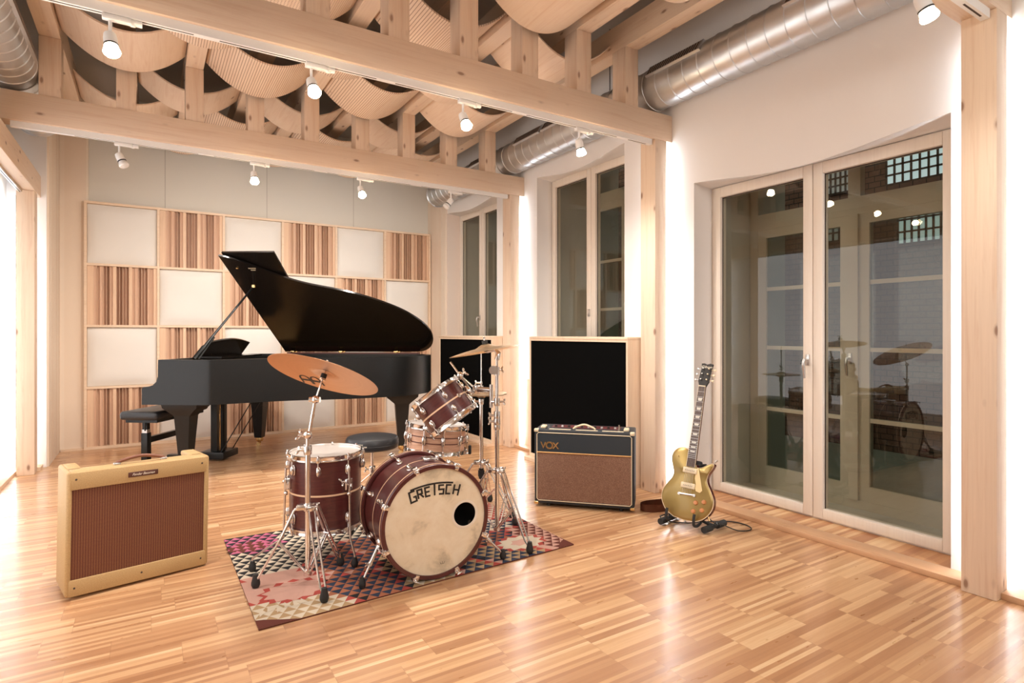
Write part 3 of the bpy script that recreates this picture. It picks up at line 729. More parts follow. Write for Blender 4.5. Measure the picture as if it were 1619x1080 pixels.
# ------------------------------------------------------------------ rug
def rug():
    C = [Vector((0.375, 2.512)), Vector((2.037, 2.582)), Vector((2.027, 3.646)), Vector((0.368, 3.715))]
    pal = {'cream': (0.78, 0.66, 0.50), 'black': (0.035, 0.033, 0.035), 'navy': (0.045, 0.06, 0.10), 'rust': (0.47, 0.17, 0.09), 'pink': (0.62, 0.16, 0.27), 'red': (0.52, 0.09, 0.07), 'tan': (0.52, 0.34, 0.18), 'rose': (0.72, 0.42, 0.33), 'brown': (0.17, 0.05, 0.035)}
    names = list(pal); mats = [simple('rug_' + k, tuple(a * 0.72 for a in v), 0.95, 0, Specular_IOR_Level=0.2) for k, v in pal.items()]
    W, H = 1.66, 1.14
    def P(x, y, z=0.0062):
        s, t = x / W, y / H; q = (C[0] * (1 - s) + C[1] * s) * (1 - t) + (C[3] * (1 - s) + C[2] * s) * t; return (q.x, q.y, z)
    b = MB(); b.prism([(c.x, c.y) for c in C], 0.001, 0.006, mi=names.index('brown'))
    # triangles in a skewed lattice; colour pair chosen by big diamonds
    cw, chh = 0.056, 0.044; rnd = random.Random(3)
    seeds = [(.12, .98, 4), (.45, 1.02, 0), (.08, .72, 0), (.33, .75, 0), (.72, .97, 0), (.98, .80, 2), (.50, .45, 1), (.42, .20, 1), (.66, .68, 1), (.76, .32, 2), (.86, .10, 6), (.20, .34, 7),
             (1.02, .08, 8), (1.18, .14, 8), (1.30, .40, 1), (1.36, .58, 3), (1.25, .88, 0), (1.52, .80, 9), (1.55, .30, 5), (.22, .07, 6), (1.0, .5, 3), (.55, .9, 0), (.9, 1.0, 9)]
    def region(x, y):
        ds = sorted((math.hypot((x - a) + (y - c) * 0.25, (y - c) * 1.05), k) for a, c, k in seeds)
        return ds[0][1], ds[1][0] - ds[0][0]
    pairs = [('cream', 'black'), ('rust', 'navy'), ('tan', 'black'), ('cream', 'navy'), ('pink', 'black'), ('rose', 'brown'), ('tan', 'cream'), ('rose', 'rose'), ('navy', 'tan'), ('red', 'cream')]
    nx, ny = int(W / cw) + 1, int(H / chh) + 1
    for j in range(ny):
        for i in range(-1, nx + 1):
            sx = (j % 2) * cw / 2
            x0 = max(0, min(W, i * cw + sx)); x1 = max(0, min(W, (i + 1) * cw + sx)); xm = max(0, min(W, (i + .5) * cw + sx))
            y0 = min(H, j * chh); y1 = min(H, (j + 1) * chh)
            if x1 - x0 < 0.004 or y1 - y0 < 0.004: continue
            k, e = region((x0 + x1) / 2, (y0 + y1) / 2)
            A, B = pairs[k]
            if e < 0.035 and k not in (0, 4): A, B = ('red', 'black') if (i + j) % 2 else ('red', 'rose')
            b.add([P(x0, y0), P(x1, y0), P(xm, y1)], [(0, 1, 2)], names.index(A))
            x2 = max(0, min(W, (i + 1.5) * cw + sx))
            if x2 > xm: b.add([P(x1, y0), P(x2, y1), P(xm, y1)], [(0, 1, 2)], names.index(B))
            if i == -1 or x0 == 0: b.add([P(0, y0), P(xm, y1), P(0, y1)], [(0, 1, 2)], names.index(B))
    # jagged corner motifs
    def poly(pts, c, z=0.0068): b.add([P(x, y, z) for x, y in pts], [list(range(len(pts)))], names.index(c))
    def star(cx, cy, r1, r2, n, c, z, sq=0.75):
        poly([(cx + (r1 if q % 2 == 0 else r2) * math.cos(PI * q / n), cy + sq * (r1 if q % 2 == 0 else r2) * math.sin(PI * q / n)) for q in range(2 * n)], c, z)
    star(0.20, 0.28, 0.165, 0.135, 13, 'red', 0.0068); star(0.20, 0.28, 0.145, 0.115, 11, 'rose', 0.0071)
    star(1.42, 0.20, 0.17, 0.14, 13, 'red', 0.0068); star(1.42, 0.20, 0.15, 0.115, 11, 'cream', 0.0071); star(1.42, 0.20, 0.07, 0.05, 6, 'rose', 0.0074)
    poly([(0, 0), (0.16, 0), (0.10, 0.03), (0.03, 0.07), (0, 0.08)], 'brown')
    for q in range(6): poly([(0.02 + q * 0.035, 0.10 + (q % 2) * 0.03), (0.05 + q * 0.035, 0.13), (0.03 + q * 0.035, 0.18)], 'cream', 0.0074)
    poly([(1.66, 0), (1.55, 0), (1.60, 0.06), (1.66, 0.10)], 'brown')
    star(0.10, 0.95, 0.12, 0.09, 9, 'brown', 0.0068)
    for q in range(4):
        for w in range(3): poly([(0.02 + q * 0.05, 0.88 + w * 0.05), (0.06 + q * 0.05, 0.88 + w * 0.05), (0.04 + q * 0.05, 0.92 + w * 0.05)], 'pink', 0.0072)
    o = b.build('rug', mats, flat=True); tag(o, 'thin colourful kilim rug with triangle pattern under the drum kit', 'rug')
rug()

#PART2
# ------------------------------------------------------------------ grand piano
PA = Vector((0.809, -0.588, 0)); PD = Vector((0.588, 0.809, 0)); P0 = Vector((0.391, 6.307, 0))
piano = thing('grand_piano', 'black grand piano with open lid in front of the checkerboard back wall', 'piano', mx=frame_mx(P0, PA, PD))
TREB = [(0.15, -0.75), (0.5, -0.745), (0.62, -0.705), (0.78, -0.595), (0.95, -0.475), (1.15, -0.37), (1.4, -0.285), (1.6, -0.205), (1.8, -0.09), (1.99, 0.06), (2.12, 0.25), (2.17, 0.45), (2.13, 0.62), (2.03, 0.72), (1.88, 0.75)]
curve = cat2(TREB, 6)
outl = curve + [(0.15, 0.75)]
def inset(pts, d):
    n = len(pts); out = []
    for i in range(n):
        a, b_, c = Vector(pts[i - 1]), Vector(pts[i]), Vector(pts[(i + 1) % n])
        e1 = (b_ - a).normalized(); e2 = (c - b_).normalized(); n1 = Vector((-e1.y, e1.x)); n2 = Vector((-e2.y, e2.x))
        m = (n1 + n2).normalized(); k = d / max(0.4, m.dot(n1)); out.append((b_.x + m.x * k, b_.y + m.y * k))
    return out
inn = inset(outl, 0.05)
b = MB(); n = len(outl)
V = [(x, y, z) for z in (0.606, 0.98) for x, y in outl] + [(x, y, z) for z in (0.606, 0.98) for x, y in inn]; F = []
for i in range(n):
    j = (i + 1) % n
    F += [(i, j, n + j, n + i), (n + i, n + j, 3 * n + j, 3 * n + i), (2 * n + i, 3 * n + i, 3 * n + j, 2 * n + j), (i, 2 * n + i, 2 * n + j, j)]
b.add(V, F)
arm = [(0.0, 0.606), (0.0, 0.735), (0.012, 0.752), (0.06, 0.757), (0.095, 0.768), (0.125, 0.795), (0.14, 0.84), (0.142, 0.98), (0.16, 0.98), (0.16, 0.606)]
b.prism(arm, -0.75, -0.69, 'y'); b.prism(arm, 0.69, 0.75, 'y')
b.build('case', 'pblack', piano, ang=30)
b = MB(); b.prism(inset(outl, 0.052), 0.62, 0.66); b.box(0.0, 0.2, -0.689, 0.689, 0.607, 0.665); b.box(-0.004, 0.02, -0.689, 0.689, 0.63, 0.70); b.build('keybed', 'pblack', piano, flat=True)
b = MB(); b.prism(inset(outl, 0.055), 0.86, 0.875); b.build('iron_plate', 'brassy', piano, flat=True)
b = MB(); b.prism(inset(outl, 0.053), 0.80, 0.855); b.build('soundboard', 'inlay', piano, flat=True)
b = MB(); b.box(0.16, 0.19, -0.689, 0.689, 0.70, 0.96); b.build('fallboard', 'plid', piano, flat=True)
b = MB(); 
for i in range(52): b.box(0.022, 0.158, -0.61 + i * 0.02346, -0.61 + i * 0.02346 + 0.0225, 0.70, 0.722)
b.build('white_keys', 'cream', piano, flat=True, kind='stuff')
b = MB()
for i in range(51):
    if i % 7 in (0, 2, 3, 5, 6): b.box(0.07, 0.158, -0.593 + i * 0.02346, -0.593 + i * 0.02346 + 0.011, 0.722, 0.733)
b.build('black_keys', 'ink', piano, flat=True, kind='stuff')
# lid
PH = D(35.3); cph, sph = math.cos(PH), math.sin(PH)
def lidp(x, y, h): 
    s = 0.755 - y; return (x, 0.755 - s * cph + h * sph * 1.0, 1.0 + s * sph + h * cph)
lo = cat2([(0.50, -0.76)] + [(x, y - 0.01) for x, y in TREB[2:10]] + [(2.135, 0.25), (2.185, 0.45), (2.145, 0.63), (2.04, 0.735), (1.88, 0.755)], 6) + [(0.52, 0.755)]
lo = [p for p in lo]
def lidmesh(pts, h0, h1):
    m = len(pts); b = MB(); V = [lidp(x, y, h0) for x, y in pts] + [lidp(x, y, h1) for x, y in pts]
    b.add(V, [list(range(m))[::-1], list(range(m, 2 * m))] + [(i, (i + 1) % m, m + (i + 1) % m, m + i) for i in range(m)]); return b
lid = lidmesh(lo, 0.0, 0.018).build('lid', 'plid', piano, ang=30)
lidmesh([(0.52, -0.765), (0.99, -0.765), (0.99, 0.755), (0.52, 0.755)], 0.03, 0.048).build('lid_flap', 'plid', piano, ang=30)
for x in (0.62, 1.15, 1.75):
    b = MB(); b.box(x - 0.035, x + 0.035, 0.735, 0.752, 0.978, 1.0, bev=0.002); b.cyl((x - 0.035, 0.752, 1.002), (x + 0.035, 0.752, 1.002), 0.008); b.box(x - 0.02, x + 0.02, 0.70, 0.74, 0.985, 1.012, bev=0.004); b.build('hinge', 'brassy', piano)
b = MB(); b.box(0.56, 2.0, 0.70, 0.748, 0.98, 0.996); b.build('spine_strip', simple('spine_mahogany', (0.10, 0.03, 0.025), 0.3), piano, flat=True)
a = Vector((0.42, -0.70, 0.985)); s = 1.10; e = Vector(lidp(0.64, 0.755 - s, 0))
b = MB(); b.tube([a, a.lerp(e, .15), a.lerp(e, .17), e], [0.019, 0.019, 0.011, 0.009], 8); b.tube([a + Vector((0.035, 0.01, 0)), a.lerp(e, 0.28) + Vector((0.02, 0, 0))], 0.008, 8)
b.build('lid_prop', 'pblack', piano)
b = MB(); b.cyl(e - Vector((0, 0, 0.012)), e + Vector((0, 0, 0.012)), 0.02); b.build('prop_cup', 'brassy', piano)
b = MB(); q = Vector(lidp(0.60, -0.60, -0.004)); b.ell(q, (0.012, 0.012, 0.006)); b.build('lid_knob', 'gold', piano)
def lidfn(x, y, h):
    return lidp(x, y, -h - 0.0005)
b = MB()
for i in range(9): b.stroke([(0.70 + i * 0.0075, -0.60), (0.704 + i * 0.0075, -0.588)], 0.0025, 0.001, lidfn)
for i in range(6): b.stroke([(0.712 + i * 0.0075, -0.575), (0.716 + i * 0.0075, -0.565)], 0.0025, 0.001, lidfn)
b.build('lettering', 'cream', piano, flat=True)
# music desk
b = MB(); n = 12; pts = [(-0.34, 0.0), (0.34, 0.0)] + [(0.37 - 0.0 * i, 0.15) if i == 0 else (0.37 - 0.74 * i / n, 0.15 + 0.045 * math.sin(PI * i / n)) for i in range(n + 1)]
dm = Matrix.Translation((0.235, 0, 0.99)) @ Matrix.Rotation(D(32), 4, 'Y')
V = [dm @ Vector((h, y, z)) for h in (0, 0.018) for y, z in pts]; m = len(pts)
b.add(V, [list(range(m)), list(range(m, 2 * m))[::-1]] + [(i, (i + 1) % m, m + (i + 1) % m, m + i) for i in range(m)]); b.box(0.20, 0.46, -0.36, 0.36, 0.975, 0.99)
b.cyl((0.30, -0.3, 0.985), (0.40, -0.3, 0.985), 0.008); b.build('music_desk', 'plid', piano)
# legs
def pleg(x, y, rot=0):
    mx = Matrix.Translation((x, y, 0)) @ Matrix.Rotation(rot, 4, 'Z')
    b = MB()
    def sec(z, w, d): return [mx @ Vector((sx * w / 2, sy * d / 2, z)) for sx, sy in ((-1, -1), (1, -1), (1, 1), (-1, 1))]
    L = [sec(0.095, .075, .075), sec(0.12, .08, .08), sec(0.50, .135, .125), sec(0.515, .16, .135), sec(0.55, .24, .17), sec(0.575, .30, .19), sec(0.605, .31, .20)]
    V = [p for s_ in L for p in s_]; F = [(3, 2, 1, 0)]
    for i in range(len(L) - 1):
        for k in range(4): F.append((4 * i + k, 4 * i + (k + 1) % 4, 4 * i + 4 + (k + 1) % 4, 4 * i + 4 + k))
    F.append(tuple(4 * len(L) - 4 + k for k in range(4))); b.add(V, F)
    lg = b.build('leg', 'pblack', piano, ang=20)
    b = MB(); b.lathe([(0.036, 0.094), (0.038, 0.07), (0.03, 0.055), (0.016, 0.05), (0.014, 0.04)], (x, y, 0), seg=16)
    b.cyl((x - 0.012, y - 0.008, 0.0215), (x - 0.012, y + 0.008, 0.0215), 0.0205, seg=20); b.tube([(x, y, 0.05), (x + 0.012, y, 0.04), (x - 0.006, y + 0.010, 0.022)], 0.006, 8); b.build('caster', 'brassy', lg)
pleg(0.30, -0.62); pleg(0.30, 0.62); pleg(1.92, 0.30, D(20))
# lyre
b = MB(); b.box(0.10, 0.34, -0.13, 0.13, 0.02, 0.085, bev=0.006); b.box(0.10, 0.34, -0.12, 0.12, 0.575, 0.606, bev=0.003)
b.box(0.19, 0.25, -0.085, -0.045, 0.08, 0.58); b.box(0.19, 0.25, 0.045, 0.085, 0.08, 0.58)
b.tube([(0.30, -0.10, 0.08), (0.62, -0.10, 0.60)], 0.005, 8); b.tube([(0.30, 0.10, 0.08), (0.62, 0.10, 0.60)], 0.005, 8)
ly = b.build('pedal_lyre', 'pblack', piano)
b = MB()
for y in (-0.02, 0.0, 0.02): b.cyl((0.22, y, 0.083), (0.22, y, 0.58), 0.004, seg=8)
b.build('pedal_rod', 'brassy', ly)
for y in (-0.06, 0.0, 0.06):
    b = MB(); b.tube([(0.12, y, 0.05), (0.06, y, 0.045), (0.01, y, 0.035)], [0.008, 0.011, 0.013], 10, smooth=3); b.build('pedal', 'brassy', ly)

# piano bench
bench = thing('piano_bench', 'black leather piano bench on two columns at the keyboard end', 'bench', mx=frame_mx((0.14, 6.13, 0), PD, -PA))
b = MB(); b.box(-0.38, 0.38, -0.17, 0.17, 0.46, 0.535, bev=0.03, seg=4); b.build('seat', 'leather', bench)
b = MB(); b.box(-0.33, 0.33, -0.14, 0.14, 0.435, 0.459); b.box(-0.27, 0.27, -0.02, 0.02, 0.25, 0.30); b.tube([(-0.30, -0.02, 0.43), (-0.42, -0.10, 0.385)], 0.006, 8); b.build('bench_frame', 'pblack', bench)
for x in (-0.27, 0.27):
    b = MB(); b.box(x - 0.027, x + 0.027, -0.027, 0.027, 0.04, 0.34, bev=0.002); b.box(x - 0.02, x + 0.02, -0.02, 0.02, 0.37, 0.435); b.box(x - 0.03, x + 0.03, -0.17, 0.17, 0.004, 0.04, bev=0.006); lg = b.build('leg', 'pblack', bench)
    b = MB(); b.box(x - 0.022, x + 0.022, -0.022, 0.022, 0.34, 0.37); b.build('collar', 'steel', lg, flat=True)

# ------------------------------------------------------------------ drum parts
def lugmesh(two=True, l=0.06):
    b = MB(); b.ell((0.012, 0, 0), (0.012, 0.0105, l / 2)); return b
def drum(name, label, cat, r, h, mx, shell='shell', stripes=((0.0, 'inlay', 0.009),), nl=8, top='head', lugz=None, hoop='chrome', lug_len=0.055, a0=0.2, badge=True):
    t = thing(name, label, cat, mx=mx)
    b = MB(); b.lathe([(r - 0.006, -h / 2), (r, -h / 2), (r, h / 2), (r - 0.006, h / 2)], seg=64, close=True); b.build('shell', shell, t)
    for (z, mt, w) in stripes:
        b = MB(); b.lathe([(r + 0.0002, z - w / 2), (r + 0.0012, z - w / 2), (r + 0.0012, z + w / 2), (r + 0.0002, z + w / 2)], seg=64, close=True); b.build('stripe', mt, t)
    for s in (1, -1):
        b = MB(); z = s * (h / 2 + 0.004); b.lathe([(0, z + s * 0.001), (r * 0.97, z + s * 0.001), (r, z), (r + 0.002, z - s * 0.006)], seg=64); b.build('drum_head', top if s > 0 else 'head', t)
        b = MB(); zz = s * h / 2
        b.lathe([(r + 0.003, zz + s * 0.014), (r + 0.009, zz + s * 0.013), (r + 0.006, zz + s * 0.008), (r + 0.005, zz - s * 0.008), (r + 0.013, zz - s * 0.011), (r + 0.013, zz - s * 0.014), (r + 0.003, zz - s * 0.014)], seg=64, close=True); b.build('hoop', hoop, t)
    lz = lugz if lugz is not None else h / 2 - 0.075
    for i in range(nl):
        a = a0 + 2 * PI * i / nl; q = Matrix.Rotation(a, 4, 'Z')
        for s in ((1, -1) if lz > 0.001 else (0,)):
            b = MB(q); z = s * lz
            b.ell((r + 0.012, 0, z), (0.013, 0.011, lug_len / 2)); b.ell((r + 0.004, 0, z), (0.006, 0.013, lug_len / 2 * 1.1))
            lg = b.build('lug', 'chrome', t)
            b = MB(q)
            for e in ((s,) if s else (1, -1)):
                b.cyl((r + 0.0135, 0, z), (r + 0.0135, 0, e * (h / 2 + 0.012)), 0.0028, seg=8); b.cyl((r + 0.0135, 0, e * (h / 2 + 0.010)), (r + 0.0135, 0, e * (h / 2 + 0.020)), 0.005, seg=8)
                b.box(r + 0.002, r + 0.020, -0.008, 0.008, min(e * (h / 2 - 0.016), e * (h / 2 + 0.009)), max(e * (h / 2 - 0.016), e * (h / 2 + 0.009)), bev=0.002)
            b.build('tension_rod', 'chrome', lg)
    return t
def foot(p, parent, h=0.05, r=0.019, mat='rubber', d=None):
    b = MB(); ax = d or (0, 0, 1); b.lathe([(0, 0.0), (r * 0.72, 0.0), (r, 0.012), (r, 0.024), (r * 0.72, h * 0.75), (r * 0.6, h)], p, ax, 16); b.build('rubber_foot', mat, parent)
def wing(p, d, parent=None, bm=None, s=1.0):
    b = bm or MB(); p = Vector(p); d = Vector(d).normalized(); u = d.orthogonal().normalized()
    b.cyl(p, p + d * 0.02 * s, 0.006 * s, seg=10); b.ell(p + d * 0.018 * s + u * 0.014 * s, (0.006 * s, 0.006 * s, 0.012 * s), 8, 6, ax=u + d * 0.5); b.ell(p + d * 0.018 * s - u * 0.014 * s, (0.006 * s, 0.006 * s, 0.012 * s), 8, 6, ax=-u + d * 0.5)
    return b
def collar(bm, c, r, h, wd=None):
    c = Vector(c); bm.lathe([(r, -h / 2), (r * 1.45, -h / 2), (r * 1.55, -h * .3), (r * 1.55, h * .3), (r * 1.45, h / 2), (r, h / 2)], c, seg=18)
    if wd is not None: 
        w = Vector(wd).normalized(); bm.cyl(c, c + w * (r + 0.018), 0.007, seg=10); wing(c + w * (r + 0.014), w, bm=bm)
ZR = 0.0075   # rug top
# ---- bass drum (axis local z -> points to the audience)
kn = Vector((-0.05, -1, 0)).normalized(); kc = Vector((1.183, 2.572, 0.287)); KD = 0.355
kr = 0.262; ku = Vector((0, 0, 1)).cross(kn).normalized()    # local x = to the image right
kmx = frame_mx(kc - kn * KD / 2, ku, (0, 0, 1))
kick = thing('bass_drum', 'large wine red bass drum with aged cream front head and black lettering', 'drum', mx=kmx)
b = MB(); b.lathe([(kr - 0.008, -KD / 2), (kr, -KD / 2), (kr, KD / 2 - 0.004), (kr - 0.008, KD / 2 - 0.004)], seg=80, close=True); b.build('shell', 'shell', kick)
for z in (0.0,):
    b = MB(); b.lathe([(kr + 0.0002, z - .003), (kr + 0.001, z - .003), (kr + 0.001, z + .003), (kr + 0.0002, z + .003)], seg=80, close=True); b.build('stripe', 'inlay', kick)
for s in (1, -1):
    z0 = s * (KD / 2 - 0.03); z1 = s * (KD / 2 + 0.012); b = MB()
    b.lathe([(kr + 0.003, z0), (kr + 0.014, z0), (kr + 0.016, z0 + s * .004), (kr + 0.016, z1 - s * .004), (kr + 0.013, z1), (kr - 0.004, z1), (kr - 0.004, z1 - s * 0.01), (kr + 0.003, z1 - s * 0.012)], seg=80, close=True); b.build('hoop', 'shell', kick)
    b = MB(); b.lathe([(kr + 0.0162, s * (KD / 2 - 0.006) - 0.003), (kr + 0.0172, s * (KD / 2 - 0.006) - 0.003), (kr + 0.0172, s * (KD / 2 - 0.006) + 0.003), (kr + 0.0162, s * (KD / 2 - 0.006) + 0.003)], seg=80, close=True); b.build('hoop_inlay', 'inlay', kick)
b = MB(); b.lathe([(0.0, -KD / 2 - 0.003), (kr - 0.004, -KD / 2 - 0.003)], seg=64); b.build('batter_head', 'head', kick)
hx, hz, hr = 0.150, 0.012, 0.062     # port
N = 96; zf = KD / 2 + 0.003; V = []; F = []
for k in range(N):
    a = 2 * PI * k / N; V.append((hx + hr * math.cos(a), hz + hr * math.sin(a), zf))
for k in range(N):
    a = 2 * PI * k / N; dx, dy = math.cos(a), math.sin(a)
    bq = hx * dx + hz * dy; tt = -bq + math.sqrt(bq * bq - (hx * hx + hz * hz - (kr - 0.003) ** 2)); V.append((hx + dx * tt, hz + dy * tt, zf))
for k in range(N): F.append((k, N + k, N + (k + 1) % N, (k + 1) % N))
b = MB(); b.add(V, F); fh = b.build('front_head', 'vhead', kick, flat=True, label='aged cream front head with a round port')
b = MB(); b.lathe([(hr - 0.004, 0), (hr + 0.008, 0), (hr + 0.009, 0.002), (hr + 0.008, 0.0022), (hr - 0.002, 0.0022)], (hx, hz, zf + .0002), seg=48, close=True); b.build('port_ring', simple('clear_ring', (0.80, 0.72, 0.60), 0.3), fh)
b = MB(); b.lathe([(kr - 0.012, -KD / 2 + 0.01), (kr - 0.012, KD / 2 - 0.01)], seg=48, cap=False); b.build('shell_inside', simple('shell_inside', (0.03, 0.035, 0.04), 0.6), kick)
# lettering: strokes on a shallow arc
def arcf(x, y, h):
    Rr = 0.42; a = x / Rr; cy = 0.158 - 0.027
    return ((Rr + y) * math.sin(a), cy - Rr + (Rr + y) * math.cos(a) , zf + 0.0006 + h)
LW = 0.0086; LH = 0.042; b = MB()
def L(pts): b.stroke([(x, y + 0.0) for x, y in pts], LW, 0.0006, arcf, sub=4)
w = 0.026; xs = [-0.128 + i * 0.0365 for i in range(7)]
top = LH
x = xs[0]; L([(x + w, top + .004), (x, top + .004), (x - .004, -0.004), (x + w, -0.004), (x + w, top * .42), (x + w * .5, top * .42)])
x = xs[1]; L([(x, 0), (x, top), (x + w * .8, top), (x + w * .8, top * .5), (x, top * .5)]); L([(x + w * .4, top * .5), (x + w, 0)])
x = xs[2]; L([(x + w * .9, 0), (x, 0), (x, top), (x + w * .9, top)]); L([(x, top * .5), (x + w * .8, top * .5)])
x = xs[3] - .003; L([(x + w * .45, -0.004), (x + w * .45, top + 0.011)])
L([(xs[0] + w * .3, top + .012), (xs[0] + w * 1.2, top + .012), (xs[3], top + .012), (xs[5] + w * .9, top + .012)])
x = xs[4] - .006; L([(x + w * .9, top), (x, top), (x, top * .52), (x + w * .9, top * .52), (x + w * .9, 0), (x, 0)])
x = xs[5] - .006; L([(x + w * .9, top), (x, top), (x, 0), (x + w * .9, 0)])
x = xs[6] - .004; L([(x, -.002), (x, top + .004)]); L([(x + w, -.006), (x + w, top + .008)]); L([(x, top * .5), (x + w, top * .5)])
b.build('lettering', 'ink', fh, flat=True)
b = MB()
for k in range(3): b.stroke([(-0.012 + k * 0.012, 0.006 + 0.003 * (k == 1)), (-0.008 + k * 0.008, -0.002)], 0.0014, 0.0004, lambda x, y, h: (x + 0.03, -0.208 + y, zf + 0.0004 + h))
b.stroke([(-0.010, -0.003), (0.010, -0.003)], 0.0014, 0.0004, lambda x, y, h: (x + 0.03, -0.208 + y, zf + 0.0004 + h)); b.build('crown_mark', 'ink', fh, flat=True)
for i in range(8):
    q = Matrix.Rotation(PI / 8 + i * PI / 4, 4, 'Z')
    for s in (1, -1):
        b = MB(q); ze = s * (KD / 2 + 0.013)
        b.box(kr + 0.006, kr + 0.030, -0.013, 0.013, min(ze - s * .03, ze), max(ze - s * .03, ze), bev=0.003); b.box(kr - 0.003, kr + 0.012, -0.010, 0.010, min(ze, ze + s * .006), max(ze, ze + s * .006), bev=0.002)
        b.cyl((kr + 0.024, 0, s * 0.075), (kr + 0.024, 0, ze + s * .012), 0.0035, seg=8); b.ell((kr + 0.024, 0, ze + s * 0.018), (0.004, 0.015, 0.005), 10, 6)
        cl = b.build('claw_hook', 'chrome', kick)
        b = MB(q); b.ell((kr + 0.014, 0, s * 0.078), (0.014, 0.012, 0.024)); b.ell((kr + 0.003, 0, s * 0.078), (0.006, 0.016, 0.027)); b.build('lug', 'chrome', cl)
inv = kmx.inverted()
for (fx, fy, wx) in ((0.845, 2.66, -1), (1.585, 2.61, 1)):
    b = MB(); a0 = kc - kn * KD * 0.30 + Vector((wx * (kr + 0.005) * 0.93, 0, -0.085)); p1 = Vector((fx, fy, 0.035)); A = inv @ a0; B = inv @ p1
    b.tube([A, A.lerp(B, .55)], 0.0095, 12); b.tube([A.lerp(B, .5), B], 0.006, 10); b.ell(A, (0.022, 0.022, 0.03)); b.cyl(A.lerp(B, .52), A.lerp(B, .60), 0.0125)
    wing(A.lerp(B, .57), inv.to_3x3() @ Vector((-1, 0.2, 0)), bm=b)
    sp = b.build('spur', 'chrome', kick); d_ = (A - B).normalized(); foot(inv @ Vector((fx, fy, ZR)), sp, 0.05, 0.017, d=inv.to_3x3() @ Vector((0, 0, 1)))
b = MB(); c_ = inv @ (kc - kn * KD * 0.45 + Vector((0.02, 0, kr + 0.012))); b.box(c_.x - .03, c_.x + .03, c_.y - .012, c_.y + .006, c_.z - .03, c_.z + .03, bev=0.006); b.build('mount_plate', 'chrome', kick)

# ---- floor tom
ftc = Vector((0.806, 3.165, 0.372))
ft = drum('floor_tom', 'wine red floor tom on three bent legs left of the bass drum', 'drum', 0.184, 0.375, Matrix.Translation(ftc), nl=8, lugz=0.125, a0=0.35, lug_len=0.05)
for (fx, fy, bend) in ((0.44, 3.145, 0), (0.89, 2.925, 0), (1.02, 3.42, 0)):
    f = Vector((fx, fy, 0)); d = (f - Vector((ftc.x, ftc.y, 0))).normalized(); rr = 0.184 + 0.022
    top_ = ftc + d * rr; b = MB(); rel = lambda p: Vector(p) - ftc
    P1 = top_ + Vector((0, 0, 0.13)); P2 = top_ + d * 0.012 + Vector((0, 0, -0.225)); P3 = Vector((fx, fy, 0.07)) - d * 0.0; P4 = Vector((fx, fy, 0.04))
    b.tube([rel(P1), rel(P2), rel(P3), rel(P4)], 0.0055, 10, smooth=1)
    lg = b.build('leg', 'chrome', ft)
    foot(rel(Vector((fx, fy, ZR))), lg, 0.05, 0.018)
    b = MB(); m = ftc + d * (0.184 + 0.012); b.box(-0.016, 0.016, -0.02, 0.02, -0.03, 0.03, bev=0.006, mx=Matrix.Translation(rel(m + Vector((0, 0, 0.05)))) @ Matrix.Rotation(math.atan2(d.y, d.x), 4, 'Z')); wing(rel(m + Vector((0, 0, 0.065))) + d.cross(Vector((0, 0, 1))) * 0.02, d.cross(Vector((0, 0, 1))), bm=b)
    b.ell(rel(top_ + Vector((0, 0, 0.0))), (0.011, 0.011, 0.012)); b.build('leg_bracket', 'chrome', ft)

# ---- rack tom (tilted toward the stool)
tn = Vector((-0.446, 0.40, 0.80)).normalized(); tc = Vector((1.47, 3.085, 0.765))
tx_ = Vector((0.85, -0.53, 0)); tx_ = (tx_ - tn * tx_.dot(tn)).normalized(); tmx = frame_mx(tc, tx_, tn.cross(tx_))
rt = drum('rack_tom', 'tilted wine red rack tom clamped to the right cymbal stand', 'drum', 0.148, 0.195, tmx, nl=6, lugz=0.045, a0=-1.2, lug_len=0.042)
badge = MB(); q = Matrix.Rotation(-1.2 + PI / 6 - 0.0, 4, 'Z')
badge = MB(q); badge.lathe([(0, 0.004), (0.012, 0.003), (0.014, 0.0)], (0.1485, 0, 0), (1, 0, 0), 20); badge.build('badge', 'steel', rt)
# ---- snare
sn = thing
smx = Matrix.Translation((1.535, 3.335, 0.545)) @ Matrix.Rotation(D(5), 4, 'Y')
snare = drum('snare_drum', 'natural wood snare drum with chrome hoops behind the tilted rack tom', 'drum', 0.180, 0.150, smx, shell='snare', stripes=((0.018, 'snareline', 0.006), (-0.018, 'snareline', 0.006)), nl=10, lugz=0.0, a0=0.1, lug_len=0.06)
b = MB(Matrix.Rotation(-1.0, 4, 'Z')); b.lathe([(0, 0.006), (0.018, 0.005), (0.021, 0.0)], (0.181, 0, 0.01), (1, 0, 0), 20); b.build('badge', 'steel', snare)
st = thing('snare_stand', 'chrome basket stand with black rubber arm tips holding the snare drum', 'stand', (1.535, 3.335, 0))
b = MB(); b.cyl((0, 0, 0.20), (0, 0, 0.42), 0.009); b.cyl((0, 0, 0.05), (0, 0, 0.25), 0.0127); collar(b, (0, 0, 0.25), 0.0127, 0.03, (0, -1, 0)); b.ell((0, 0, 0.42), (0.02, 0.02, 0.02)); b.build('tube', 'chrome', st)
